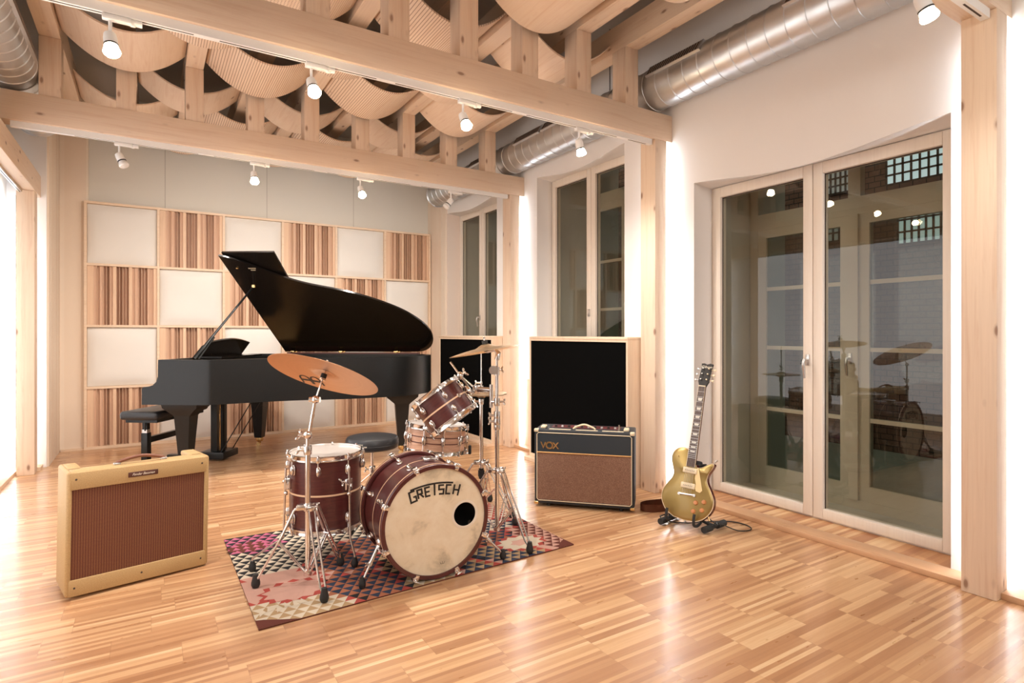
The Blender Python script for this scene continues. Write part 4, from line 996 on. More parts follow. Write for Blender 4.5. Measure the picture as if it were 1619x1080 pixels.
for i in range(3):
    a = -0.6 + i * 2 * PI / 3; d = Vector((math.cos(a), math.sin(a), 0)); b = MB()
    b.tube([Vector((0, 0, 0.42)), d * 0.12 + Vector((0, 0, 0.43)), d * 0.202 + Vector((0, 0, 0.445 - 0.0)), d * 0.207 + Vector((0, 0, 0.485))], 0.005, 8); ar = b.build('basket_arm', 'chrome', st)
    b = MB(); b.box(-0.010, 0.008, -0.014, 0.014, 0.0, 0.055, bev=0.004, mx=Matrix.Translation(d * 0.212 + Vector((0, 0, 0.44))) @ Matrix.Rotation(a, 4, 'Z')); b.build('rubber_tip', 'rubber', ar)
    a2 = a + 0.5; d2 = Vector((math.cos(a2), math.sin(a2), 0)); b = MB(); b.tube([Vector((0, 0, 0.24)), d2 * 0.20 + Vector((0, 0, 0.045))], 0.006, 8); b.tube([Vector((0, 0, 0.08)), d2 * 0.12 + Vector((0, 0, 0.12))], 0.004, 8); lg = b.build('leg', 'chrome', st); foot(d2 * 0.205 + Vector((0, 0, ZR)), lg, 0.04, 0.014)

# ---- cymbals and stands
def cymbal(name, label, r, c, n, mat, bow=0.022, logo=False):
    mx = frame_mx(c, Vector(n).orthogonal(), Vector(n).cross(Vector(n).orthogonal()))
    if logo is not False:
        x = Vector(logo); x = (x - Vector(n).normalized() * x.dot(Vector(n).normalized())); mx = frame_mx(c, x, Vector(n).cross(x))
    t = thing(name, label, 'cymbal', mx=mx)
    P = []
    for i in range(15):
        s = 0.006 + (r - 0.006) * i / 14; bell = 0.020 * max(0, 1 - (s / 0.058) ** 2); P.append((s, bell - bow * (s / r) ** 1.8))
    pr_ = P + [(a, z - 0.0014) for a, z in reversed(P)]
    b = MB(); b.lathe(pr_, seg=96, close=True); b.build('cymbal_plate', mat, t)
    b = MB(); b.lathe([(0.005, -0.026), (0.014, -0.024), (0.014, -0.003), (0.005, -0.003)], seg=18, close=True); b.lathe([(0.0055, 0.021), (0.017, 0.021), (0.017, 0.040), (0.0055, 0.040)], seg=18, close=True); b.build('felt', 'foam', t)
    return t, mx
def tripod(parent, base, zc, R, feet, ztube, zb=0.06, leg='bars', rtube=0.0127, mat='chrome'):
    base = Vector((base[0], base[1], 0))
    for f in feet:
        F_ = Vector((f[0], f[1], 0)) - base; d = F_.normalized(); w = d.cross(Vector((0, 0, 1)))
        b = MB(); hd = Vector((0, 0, zc)) + d * 0.03; mid = F_ * 0.5 + Vector((0, 0, zc * 0.62)); ft_ = F_ * 0.97 + Vector((0, 0, 0.045))
        for s in (-1, 1):
            b.tube([hd + w * 0.013 * s, hd + d * 0.03 + w * 0.013 * s + Vector((0, 0, -0.01)), hd.lerp(ft_, 0.45) + w * 0.013 * s + Vector((0, 0, 0.012)), hd.lerp(ft_, 0.93) + w * 0.012 * s, ft_ + w * 0.004 * s], 0.0052, 8)
        b.cyl(hd.lerp(ft_, 0.5) + w * 0.016, hd.lerp(ft_, 0.5) - w * 0.016, 0.005, seg=8); b.box(-0.02, 0.02, -0.02, 0.02, -0.012, 0.012, bev=0.004, mx=Matrix.Translation(hd) @ Matrix.Rotation(math.atan2(d.y, d.x), 4, 'Z'))
        lg = b.build('leg', mat, parent); foot(F_ + Vector((0, 0, ZR if f[2] else 0.001)), lg, 0.062, 0.020)
        b = MB(); lo_ = Vector((0, 0, zb + 0.01)) + d * 0.014; md = hd.lerp(ft_, 0.5)
        for s in (-1, 1): b.tube([lo_ + w * 0.009 * s, md + w * 0.009 * s], 0.0042, 8)
        b.build('brace', mat, parent)
    b = MB(); b.cyl((0, 0, zb - 0.012), (0, 0, ztube), rtube, seg=20); collar(b, (0, 0, zc), rtube, 0.035, (RX, RY, 0)); collar(b, (0, 0, zb + 0.005), rtube, 0.03); collar(b, (0, 0, ztube - 0.015), rtube, 0.04, (-RX, -RY, 0.0)); b.build('tube', mat, parent)
# left crash
cs_ = thing('cymbal_stand', 'chrome tripod cymbal stand in front of the floor tom', 'stand', (0.64, 2.84, 0))
tripod(cs_, (0.64, 2.84), 0.375, 0.3, [(0.425, 2.935, 1), (0.66, 2.615, 1), (0.835, 2.985, 1)], 0.66)
c1 = Vector((0.722, 2.856, 1.005)); n1 = Vector((0.376, 0.222, 0.90)).normalized()
S = Vector((0.64, 2.84, 0)); b = MB(); pB = c1 - n1 * 0.135 - S
b.cyl((0, 0, 0.64), (0, 0, 0.72), 0.010); b.ell((0, 0, 0.715), (0.024, 0.018, 0.02), ax=(RX, RY, 0)); wing((-0.018 * RX, -0.018 * RY, 0.715), (-RX, -RY, 0.1), bm=b, s=1.3)
b.tube([Vector((-0.004, 0.004, 0.66)), Vector((0.003, 0, 0.70)), pB], 0.0078, 12); b.cyl(pB.lerp(Vector((0.003, 0, 0.70)), 0.45), pB.lerp(Vector((0.003, 0, 0.70)), 0.38), 0.0095)
b.ell(pB, (0.017, 0.017, 0.02)); b.cyl(pB - Vector((RX, RY, 0)) * 0.028, pB + Vector((RX, RY, 0)) * 0.022, 0.0135, seg=18); b.build('boom_arm', 'chrome', cs_)
b = MB(); b.cyl(pB, c1 - S + n1 * 0.055, 0.0042, seg=10); wing(c1 - S + n1 * 0.045, n1, bm=b, s=0.8); b.cyl(c1 - S - n1 * 0.035, c1 - S - n1 * 0.026, 0.015); b.build('tilter_rod', 'chrome', cs_)
lg_t, lmx = cymbal('crash_cymbal', 'large copper coloured cymbal tilted over the floor tom, underside showing', 0.267, c1, n1, 'cym1', 0.012, logo=(RX, RY, 0))
# logo strokes on the underside
def und(x, y, h):
    s = math.hypot(x, y); return (x, y, 0.020 * max(0, 1 - (s / 0.058) ** 2) - 0.012 * (s / 0.267) ** 1.8 - 0.0018 - h)
b = MB()
for k in range(2):
    x0 = -0.168 + k * 0.056; H_ = 0.115; yb = 0.200
    pts = [(x0, yb), (x0 + 0.003, yb - H_ * 0.55)] + [(x0 + 0.026 - 0.023 * math.cos(PI * i / 6), yb - H_ * 0.60 - H_ * 0.36 * math.sin(PI * i / 6)) for i in range(7)] + [(x0 + 0.049, yb - H_ * 0.55), (x0 + 0.052, yb)]
    b.stroke(pts, 0.0095, 0.0006, und); b.stroke([(x0 + 0.003, yb - H_ * 0.42), (x0 + 0.050, yb - H_ * 0.42)], 0.020, 0.0006, und)
b.build('maker_mark', 'ink', lg_t, flat=True)
# right side boom stand
T2 = Vector((1.72, 2.90, 0))
bs = thing('boom_stand', 'tall chrome boom stand with double braced legs right of the bass drum', 'stand', T2)
tripod(bs, T2, 0.40, 0.3, [(1.749, 2.60, 1), (1.93, 3.035, 1), (1.47, 3.06, 1)], 0.70)
b = MB(); b.cyl((0, 0, 0.68), (0, 0, 0.98), 0.0095, seg=14); collar(b, (0, 0, 0.72), 0.012, 0.05, (-RX, -RY, 0)); collar(b, (0, 0, 0.655), 0.012, 0.035)
ct = Vector((0, 0, 0.985)); b.cyl(ct - Vector((RX, RY, 0)) * 0.02 - Vector((FX, FY, 0)) * 0.018, ct - Vector((RX, RY, 0)) * 0.02 + Vector((FX, FY, 0)) * 0.018, 0.026, seg=22); b.cyl(ct + Vector((0, 0, -0.03)), ct + Vector((0, 0, 0.02)), 0.015); wing(ct + Vector((RX, RY, 0)) * 0.015, (RX, RY, 0.2), bm=b)
b.cyl(ct, ct + Vector((0, 0, 0.075)), 0.007); b.tube([ct + Vector((0, 0, 0.06)), ct + Vector((0.006, -0.004, 0.10)), ct + Vector((-0.012 * RX, 0.01, 0.125))], [0.014, 0.016, 0.008], 12)
b.build('upper_tube', 'chrome', bs)
c2 = Vector((1.675, 2.955, 1.118)); n2 = Vector((-0.168 * RX + 0.05 * FX, -0.168 * RY + 0.05 * FY, 0.98)).normalized()
b = MB(); b.cyl(Vector(c2) - T2 - n2 * 0.03, Vector(c2) - T2 + n2 * 0.055, 0.0042, seg=10); b.tube([ct + Vector((-0.012 * RX, 0.01, 0.115)), Vector(c2) - T2 - n2 * 0.028], 0.008, 10); wing(Vector(c2) - T2 + n2 * 0.042, n2, bm=b, s=0.8); b.build('tilter_rod', 'chrome', bs)
# multi clamp and tom arm
cl_p = Vector((1.655, 3.03, 0.865)); b = MB(); r0 = cl_p - T2
b.tube([Vector((0, 0, 0.80)), Vector((-0.022, 0.03, 0.80))], 0.011, 10); b.cyl((-0.022, 0.03, 0.765), (-0.022, 0.03, 0.90), 0.011, seg=14); collar(b, (0, 0, 0.80), 0.011, 0.045, (RX, RY, 0))
b.tube([Vector((-0.022, 0.03, 0.865)), r0], 0.017, 12); b.box(-0.022, 0.022, -0.02, 0.02, -0.025, 0.025, bev=0.007, mx=Matrix.Translation(r0)); wing(r0 + Vector((0, 0, -0.02)), (-RX, -RY, 0.3), bm=b, s=1.2)
e1_ = tc + tn * 0.03 + (cl_p - tc).normalized() * 0.0; side = (cl_p - tc); side = (side - tn * side.dot(tn)).normalized(); jn = tc + side * 0.185 + tn * 0.10
b.tube([r0, jn - T2 + tn * 0.0, tc + side * 0.185 - T2 + tn * 0.02], 0.006, 10); b.tube([jn - T2, jn + tn * 0.10 - T2], 0.006, 10); b.ell(jn - T2, (0.02, 0.02, 0.024)); wing(jn - T2 + side * 0.015, side, bm=b, s=1.2)
b.build('tom_arm', 'chrome', bs)
b = MB(); bp = tmx.inverted() @ (tc + side * 0.172); b.ell(bp, (0.020, 0.020, 0.032)); b.build('mount_bracket', 'chrome', rt)
cymbal('ride_cymbal', 'pale brass cymbal nearly edge on above the tilted rack tom', 0.218, c2, n2, 'cym2', 0.026)
# hi-hat stand and hats
T1 = Vector((1.90, 3.41, 0))
hs = thing('hihat_stand', 'chrome hi-hat stand behind the boom stand', 'stand', T1)
tripod(hs, T1, 0.33, 0.3, [(1.66, 3.50, 1), (1.99, 3.17, 1), (2.06, 3.57, 0)], 0.755)
b = MB(); b.cyl((0, 0, 0.75), (0, 0, 1.07), 0.0045, seg=10); collar(b, (0, 0, 0.865), 0.006, 0.02, (-RX, -RY, 0)); collar(b, (0, 0, 0.84), 0.010, 0.014); b.build('pull_rod', 'chrome', hs)
b = MB(); b.cyl((0, 0, 0.235), (0, 0, 0.275), 0.022, seg=18); b.cyl((0, 0, 0.22), (0, 0, 0.29), 0.017, seg=18); b.cyl((0, 0, 0.755), (0, 0, 0.775), 0.019); b.build('height_clamp', 'rubber', hs)
b = MB(); b.box(-0.045, 0.045, -0.27, -0.03, 0.012, 0.03, bev=0.004, mx=Matrix.Rotation(D(-160), 4, 'Z')); b.build('pedal_board', 'steel', hs)
for (z, s, nm) in ((0.800, 1, 'upper'), (0.788, -1, 'lower')):
    t = thing('hihat_cymbal', '%s brass hi-hat cymbal of the pair beside the rack tom clamp' % nm, 'cymbal', T1 + Vector((0, 0, z)), group='hi-hat cymbals')
    P = [(0.006 + (0.172 - 0.006) * i / 10, s * (0.016 * max(0, 1 - ((0.006 + 0.166 * i / 10) / 0.05) ** 2) - 0.010 * (i / 10) ** 1.6) + s * 0.006) for i in range(11)]
    b = MB(); b.lathe(P + [(a, zz - 0.0012) for a, zz in reversed(P)], seg=64, close=True); b.build('cymbal_plate', 'cym2', t)

# ---- throne
th = thing('drum_stool', 'round black drum stool behind the bass drum', 'stool', (1.31, 3.90, 0))
b = MB(); b.lathe([(0, 0.405), (0.160, 0.405), (0.176, 0.415), (0.180, 0.435), (0.179, 0.468), (0.168, 0.485), (0.14, 0.492), (0.0, 0.494)], seg=56); se = b.build('seat', 'leather', th)
b = MB(); b.lathe([(0.180, 0.4395), (0.1812, 0.441), (0.180, 0.4425)], seg=56); b.build('seat_piping', 'rubber', se)
vv = (Vector((0, 0, 0)) - Vector((1.31, 3.90, 0))).normalized(); ang0 = math.atan2(vv.y, vv.x)
def seatf(x, y, h): a = ang0 - 0.42 + x / 0.18; return ((0.1812 + h) * math.cos(a), (0.1812 + h) * math.sin(a), 0.452 + y)
b = MB()
b.stroke([(-0.05 + 0.009 * math.cos(k * PI / 6), 0.009 * math.sin(k * PI / 6)) for k in range(13)], 0.0028, 0.0004, seatf)
for k in range(6): b.stroke([(-0.03 + k * 0.008, 0.003), (-0.027 + k * 0.008, 0.011)], 0.003, 0.0004, seatf)
for k in range(8): b.stroke([(-0.022 + k * 0.008, -0.011), (-0.019 + k * 0.008, -0.004), (-0.016 + k * 0.008, -0.011)], 0.003, 0.0004, seatf)
b.build('lettering', 'ivory', se, flat=True)
b = MB(); b.cyl((0, 0, 0.20), (0, 0, 0.405), 0.011); b.cyl((0, 0, 0.06), (0, 0, 0.25), 0.015); collar(b, (0, 0, 0.255), 0.015, 0.05, (-RX, -RY, 0)); b.build('post', 'chrome', th)
for i in range(3):
    a = 0.3 + i * 2 * PI / 3; d = Vector((math.cos(a), math.sin(a), 0)); w = d.cross(Vector((0, 0, 1))); b = MB()
    for s in (-1, 1): b.tube([Vector((0, 0, 0.235)) + w * .012 * s, d * 0.215 + Vector((0, 0, 0.05)) + w * .006 * s], 0.005, 8)
    b.tube([Vector((0, 0, 0.08)), d * 0.11 + Vector((0, 0, 0.14))], 0.005, 8); lg = b.build('leg', 'chrome', th); foot(d * 0.22 + Vector((0, 0, 0.001)), lg, 0.05, 0.019)

# ------------------------------------------------------------------ tweed amplifier
ad = Vector((0.584, 0.135, 0)).normalized(); am = frame_mx((-0.030, 3.300, 0.0), ad, Vector((-ad.y, ad.x, 0)))
amp = thing('tweed_amplifier', 'tweed covered guitar amplifier with oxblood grille at the lower left', 'amplifier', mx=am @ Matrix.Rotation(D(0.9), 4, 'Y'))
W, Hh = 0.592, 0.572
b = MB()
w2 = W / 2; 
prof = [(0.0, 0.012), (0.262, 0.012), (0.232, Hh - 0.07), (0.10, Hh), (0.028, Hh), (0.018, Hh - 0.01)]
# cabinet: frame around the grille
b.box(-w2, -w2 + 0.022, 0, 0.25, 0.012, Hh, bev=0.012, seg=3); b.box(w2 - 0.022, w2, 0, 0.25, 0.012, Hh, bev=0.012, seg=3)
b.box(-w2 + 0.012, w2 - 0.012, 0.0, 0.018, 0.012, 0.085, bev=0.004); b.box(-w2 + 0.012, w2 - 0.012, 0.0, 0.018, Hh - 0.082, Hh - 0.004, bev=0.004)
b.box(-w2 + 0.012, w2 - 0.012, 0.004, 0.10, Hh - 0.024, Hh, bev=0.010, seg=3); b.box(-w2 + 0.012, w2 - 0.012, 0.01, 0.245, 0.012, 0.04, bev=0.004)
b.box(-w2 + 0.012, w2 - 0.012, 0.215, 0.24, 0.04, Hh - 0.09, bev=0.004); b.box(-w2 + 0.012, -w2 + 0.07, 0.06, 0.245, Hh - 0.028, Hh, bev=0.01, seg=3); b.box(w2 - 0.07, w2 - 0.012, 0.06, 0.245, Hh - 0.028, Hh, bev=0.01, seg=3)
b.build('cabinet', 'tweed', amp)
b = MB(); b.box(-w2 + 0.02, w2 - 0.02, 0.010, 0.022, 0.08, Hh - 0.078); b.build('grille_cloth', 'grille', amp, flat=True, label='oxblood woven grille cloth')
b = MB(); b.box(-w2 + 0.072, w2 - 0.072, 0.102, 0.225, Hh - 0.04, Hh - 0.032); b.build('control_panel', 'steel', amp, flat=True)
for i in range(8):
    b = MB(); b.lathe([(0.009, 0), (0.012, 0.002), (0.010, 0.016), (0, 0.018)], (-0.17 + i * 0.05, 0.16, Hh - 0.032), seg=14); b.build('knob', 'ink', amp)
b = MB(); hz_ = Hh + 0.004; b.tube([(-0.10, 0.05, hz_), (-0.085, 0.05, hz_ + 0.012), (0, 0.05, hz_ + 0.028), (0.085, 0.05, hz_ + 0.012), (0.10, 0.05, hz_)], 0.008, 10, smooth=4); b.build('handle', 'brown_leather', amp)
for s in (-1, 1):
    b = MB(); b.box(s * 0.098 - 0.014, s * 0.098 + 0.014, 0.038, 0.062, Hh - 0.002, Hh + 0.012, bev=0.004); b.build('handle_cap', 'steel', amp)
for x, z in ((-w2 + 0.035, 0.05), (0, 0.05), (w2 - 0.035, 0.05), (-w2 + 0.035, Hh - 0.035), (w2 - 0.035, Hh - 0.035)):
    b = MB(); b.ell((x, -0.0005, z), (0.0045, 0.002, 0.0045), 10, 6); b.build('screw', 'dark', amp)
b = MB(); b.box(-0.062, 0.062, -0.004, 0.0, Hh - 0.058, Hh - 0.034, bev=0.0018); nb = b.build('name_badge', 'plate', amp)
text('Fender Bassman', 0.0165, 'ivory', nb, Matrix.Translation((0, -0.0044, Hh - 0.046)) @ Matrix.Rotation(PI / 2, 4, 'X'), shear=0.4, depth=0.0003, sx=0.86)
for x in (-0.24, 0.24):
    for y in (0.05, 0.21):
        b = MB(); b.cyl((x, y, 0.002), (x, y, 0.014), 0.012); b.build('foot', 'rubber', amp)

# ------------------------------------------------------------------ black amplifier
vd = Vector((0.467, -0.494, 0)).normalized(); vm = frame_mx((2.5025, 3.067, 0), vd, Vector((-vd.y, vd.x, 0)))
vox = thing('black_amplifier', 'black guitar amplifier with brown diamond cloth standing before the tall black absorber', 'amplifier', mx=vm)
W = 0.68; w2 = W / 2; Hh = 0.535; z0 = 0.022
b = MB(); b.box(-w2, w2, 0.0, 0.26, z0, Hh, bev=0.010, seg=3); b.build('cabinet', 'tolex', vox)
b = MB(); b.box(-w2 + 0.022, w2 - 0.022, -0.002, 0.006, z0 + 0.03, 0.375); b.build('speaker_cloth', 'voxcloth', vox, flat=True, label='brown diamond speaker cloth')
b = MB(); b.box(-w2 + 0.022, w2 - 0.022, -0.0025, 0.006, 0.381, Hh - 0.028); b.build('upper_panel', 'navy', vox, flat=True)
b = MB(); b.cyl((-w2 + 0.02, -0.004, 0.378), (w2 - 0.02, -0.004, 0.378), 0.0042, seg=10); b.build('gold_bead', 'goldpiping', vox)
b = MB(); xx = w2 - 0.018; za, zb = z0 + 0.024, Hh - 0.022; q = 0.012
b.tube([(-xx + q, -.003, za), (xx - q, -.003, za), (xx, -.003, za + q), (xx, -.003, zb - q), (xx - q, -.003, zb), (-xx + q, -.003, zb), (-xx, -.003, zb - q), (-xx, -.003, za + q)], 0.003, 8, closed=True); b.build('piping', 'cream', vox)
for sx in (-1, 1):
    for zz in (z0 + 0.006, Hh - 0.006):
        b = MB(); cx_, cz_ = sx * (w2 - 0.013), zz; b.box(cx_ - 0.016, cx_ + 0.016, -0.004, 0.03, zz - (0.012 if zz < .3 else 0.014), zz + 0.009, bev=0.006, seg=3); b.build('corner_guard', 'cream' if zz > .3 else 'brassy', vox)
b = MB(); b.box(-0.24, 0.24, 0.10, 0.22, Hh - 0.001, Hh + 0.0015); b.build('control_panel', simple('oxblood_panel', (0.12, 0.03, 0.03), 0.4), vox, flat=True)
for i in range(10):
    b = MB(); b.lathe([(0.008, 0), (0.010, 0.002), (0.008, 0.012), (0, 0.013)], (-0.21 + i * 0.046, 0.13, Hh + 0.0012), seg=12); b.build('knob', 'steel' if i % 2 else 'ink', vox)
b = MB()
for (xa, xb) in ((-0.24, -0.09), (-0.055, 0.095), (0.125, 0.27)): b.box(xa, xb, 0.012, 0.032, Hh - 0.001, Hh + 0.003, bev=0.001)
b.build('cream_strip', 'cream', vox)
b = MB(); b.tube([(-0.075, 0.05, Hh + 0.003), (-0.06, 0.05, Hh + 0.016), (0, 0.05, Hh + 0.036), (0.06, 0.05, Hh + 0.016), (0.075, 0.05, Hh + 0.003)], 0.0065, 10, smooth=4); b.build('handle', 'cream', vox)
for sx in (-1, 1):
    b = MB(); b.box(sx * 0.285 - 0.018, sx * 0.285 + 0.018, 0.03, 0.10, Hh - 0.001, Hh + 0.02, bev=0.008, seg=3); b.build('side_handle', 'cream', vox)
b = MB(); b.cyl((0.235, 0.06, Hh), (0.235, 0.06, Hh + 0.014), 0.008); b.cyl((0.235, 0.06, Hh + 0.014), (0.235, 0.06, Hh + 0.04), 0.0045); b.build('pilot_lamp', 'steel', vox)
text('V', 0.062, 'gold', vox, Matrix.Translation((-w2 + 0.064, -0.006, 0.425)) @ Matrix.Rotation(PI / 2, 4, 'X'), depth=0.002, bold=0.0012, name='lettering')
text('O', 0.068, 'gold', vox, Matrix.Translation((-w2 + 0.107, -0.006, 0.425)) @ Matrix.Rotation(PI / 2, 4, 'X'), depth=0.002, bold=0.0022, name='lettering')
text('X', 0.062, 'gold', vox, Matrix.Translation((-w2 + 0.150, -0.006, 0.425)) @ Matrix.Rotation(PI / 2, 4, 'X'), depth=0.002, bold=0.0012, name='lettering')
for x in (-0.25, 0.25):
    for y in (0.04, 0.22):
        b = MB(); b.cyl((x, y, 0.001), (x, y, z0 + 0.003), 0.014); b.build('foot', 'rubber', vox)

# ------------------------------------------------------------------ guitar and its stand
gn = Vector((-0.934, -0.357, 0)).normalized(); gl = Vector((0.357, -0.934, 0)); lean = D(15.5)
gw = (-gn * math.sin(lean) + Vector((0, 0, math.cos(lean)))).normalized()
gw = (gw + gl * 0.05).normalized()
gy = gw.cross(gl).normalized(); gl = gy.cross(gw).normalized()
gm = Matrix(((gl.x, gy.x, gw.x, 2.755), (gl.y, gy.y, gw.y, 2.418), (gl.z, gy.z, gw.z, 0.062), (0, 0, 0, 1)))
gt = thing('electric_guitar', 'gold topped electric guitar on a stand beside the glazed doors', 'guitar', mx=gm)
# outline (x = lateral, z = up); y = depth into body (front at 0)
half = [(0.0, 0.0), (0.07, 0.008), (0.125, 0.040), (0.160, 0.095), (0.163, 0.150), (0.140, 0.200), (0.115, 0.240), (0.106, 0.270), (0.112, 0.305), (0.128, 0.335), (0.137, 0.362), (0.127, 0.370), (0.100, 0.358), (0.066, 0.335), (0.036, 0.330), (0.028, 0.345)]
left = [(-0.028, 0.430), (-0.060, 0.440), (-0.105, 0.428), (-0.130, 0.395), (-0.133, 0.355), (-0.118, 0.310), (-0.106, 0.272), (-0.115, 0.238), (-0.140, 0.200), (-0.163, 0.150), (-0.160, 0.095), (-0.125, 0.040), (-0.07, 0.008)]
go = [(x * 0.985, z * 0.99) for x, z in cat2(half, 4) + [(-0.028, 0.35)] + cat2(left, 4)] 
def body(b, pts, y0, y1, mi=0): b.prism([(x, z) for x, z in pts], y0, y1, 'y', mi)
b = MB(); n = len(go); cx_, cz_ = 0, 0.19
def sc(pts, k, d=0): return [(cx_ + (x - cx_) * k, cz_ + (z - cz_) * k) for x, z in pts]
b.prism(sc(go, 1.0), 0.006, 0.050, 'y'); b.build('body', 'maroon', gt, ang=30)
b = MB(); b.prism(sc(go, 1.0), 0.002, 0.006, 'y'); b.build('binding', 'cream', gt, ang=30)
b = MB(); g1 = sc(go, 0.982); g2 = sc(go, 0.90)
V = [(x, 0.002, z) for x, z in g1] + [(x, -0.003, z) for x, z in sc(go, 0.95)] + [(x, -0.006, z) for x, z in g2]; F = []
for i in range(n):
    j = (i + 1) % n; F += [(i, j, n + j, n + i), (n + i, n + j, 2 * n + j, 2 * n + i)]
F += [list(range(2 * n, 3 * n))]; b.add(V, F); b.build('gold_top', 'goldtop', gt, ang=50)
zn = 0.325; zt_ = 0.83
b = MB(); V = []
for z, w in ((zn, 0.0275), (zt_, 0.0215)): V += [(-w, -0.010, z), (w, -0.010, z), (w, 0.004, z), (0.6 * w, 0.016, z), (-0.6 * w, 0.016, z), (-w, 0.004, z)]
b.add(V, [(0, 1, 7, 6), (1, 2, 8, 7), (2, 3, 9, 8), (3, 4, 10, 9), (4, 5, 11, 10), (5, 0, 6, 11), (0, 1, 2, 3, 4, 5), (6, 7, 8, 9, 10, 11)]); nk = b.build('neck', 'maroon', gt, ang=20)
b = MB(); b.add([(-0.0285, -0.015, zn), (0.0285, -0.015, zn), (0.0222, -0.015, zt_), (-0.0222, -0.015, zt_), (-0.0285, -0.0095, zn), (0.0285, -0.0095, zn), (0.0222, -0.0095, zt_), (-0.0222, -0.0095, zt_)], [(0, 1, 2, 3), (0, 4, 5, 1), (1, 5, 6, 2), (2, 6, 7, 3), (3, 7, 4, 0)], 0)
for s in (-1, 1): b.add([(s * 0.0287, -0.0154, zn), (s * 0.0262, -0.0154, zn), (s * 0.0203, -0.0154, zt_), (s * 0.0224, -0.0154, zt_)], [(0, 1, 2, 3)], 1)
b.build('fretboard', ['rosewood', 'cream'], gt, flat=True)
SCL = 0.628; fz = [zt_ - SCL * (1 - 2 ** (-k / 12)) for k in range(23)]
def fw(z): return 0.0222 + (0.0285 - 0.0222) * (zt_ - z) / (zt_ - zn)
b = MB()
for z in fz[1:]:
    if z > zn: b.box(-fw(z), fw(z), -0.0172, -0.0150, z - 0.001, z + 0.001)
b.build('fret', 'steel', gt, flat=True, kind='stuff')
for k in (3, 5, 7, 9, 12, 15, 17, 19):
    z = (fz[k] + fz[k - 1]) / 2; h = (fz[k - 1] - fz[k]) * 0.30; w = fw(z) * 0.62
    b = MB(); b.prism([(-w, z + h), (w, z + h), (w * 0.72, z - h), (-w * 0.72, z - h)], -0.0158, -0.0150, 'y'); b.build('inlay', 'pearl', gt, flat=True)
b = MB(); hs_ = [(-0.0215, zt_), (0.0215, zt_), (0.034, zt_ + 0.035), (0.031, zt_ + 0.12), (0.037, zt_ + 0.158), (0.020, zt_ + 0.161), (0.0, zt_ + 0.153), (-0.020, zt_ + 0.161), (-0.037, zt_ + 0.158), (-0.030, zt_ + 0.12), (-0.034, zt_ + 0.035)]
hm = Matrix.Translation((0, 0, zt_)) @ Matrix.Rotation(D(-14), 4, 'X') @ Matrix.Translation((0, 0, -zt_))
b.prism(hs_, -0.010, 0.005, 'y', mx=hm); hd_ = b.build('headstock', 'ink', gt, flat=True)
text('Gibson', 0.024, 'ivory', hd_, hm @ Matrix.Translation((0, -0.0104, zt_ + 0.135)) @ Matrix.Rotation(PI / 2, 4, 'X'), depth=0.0003, shear=0.3)
for s in (-1, 1):
    for i in range(3):
        b = MB(); z = zt_ + 0.045 + i * 0.038; b.mx = hm
        b.cyl((s * 0.018, -0.020, z), (s * 0.018, -0.009, z), 0.0045, seg=12); b.cyl((s * 0.025, 0.0, z), (s * 0.048, 0.0, z), 0.003, seg=8); b.ell((s * 0.054, 0.0, z), (0.009, 0.005, 0.0085), 12, 8); b.build('tuning_peg', 'steel' if s < 0 else 'cream', gt)
b = MB()
for i in range(6):
    x = (i - 2.5); b.cyl((x * 0.0068, -0.019, zt_ + 0.002), (x * 0.0104, -0.022, 0.155), 0.0006, seg=5)
b.build('strings', 'steel', gt, kind='stuff')
b = MB(); b.box(-0.022, 0.022, -0.019, -0.010, zt_ - 0.001, zt_ + 0.005); b.build('nut', 'cream', gt, flat=True)
for z in (0.300, 0.208):
    b = MB(); b.box(-0.044, 0.044, -0.019, -0.004, z - 0.017, z + 0.017, bev=0.005, seg=3); pk = b.build('pickup', 'cream', gt)
    b = MB(); 
    for i in range(6): b.cyl(((i - 2.5) * 0.0104, -0.0195, z), ((i - 2.5) * 0.0104, -0.018, z), 0.0028, seg=10)
    b.build('pole_piece', 'dark', pk)
b = MB(); b.cyl((-0.046, -0.016, 0.152), (0.046, -0.016, 0.158), 0.0065, seg=12); b.cyl((-0.046, -0.020, 0.152), (-0.046, -0.004, 0.152), 0.009, seg=14); b.cyl((0.046, -0.020, 0.158), (0.046, -0.004, 0.158), 0.009, seg=14); b.build('bridge', 'steel', gt)
b = MB(); b.prism([(0.036, 0.318), (0.050, 0.325), (0.090, 0.195), (0.078, 0.180), (0.052, 0.185), (0.046, 0.200), (0.046, 0.228), (0.036, 0.26)], -0.013, -0.010, 'y'); b.cyl((0.082, -0.010, 0.195), (0.082, 0.0, 0.195), 0.004); b.build('pickguard', 'pickguard', gt, flat=True)
for (x, z) in ((0.060, 0.118), (0.108, 0.132), (0.052, 0.066), (0.102, 0.082)):
    b = MB(); b.lathe([(0.014, 0), (0.0145, 0.002), (0.011, 0.014), (0, 0.015)], (x, -0.004, z), (0, -1, 0), 20); b.build('knob', 'amber', gt)
b = MB(); b.lathe([(0.017, 0), (0.017, 0.0015), (0.004, 0.002), (0.003, 0.014), (0, 0.015)], (-0.088, -0.004, 0.375), (0, -1, 0), 20); b.build('toggle_switch', 'pickguard', gt)
b = MB(); b.cyl((0, 0.028, 0.0), (0, 0.028, -0.012), 0.006); b.cyl((0.128, 0.03, 0.375), (0.142, 0.03, 0.392), 0.006); b.build('strap_button', 'steel', gt)
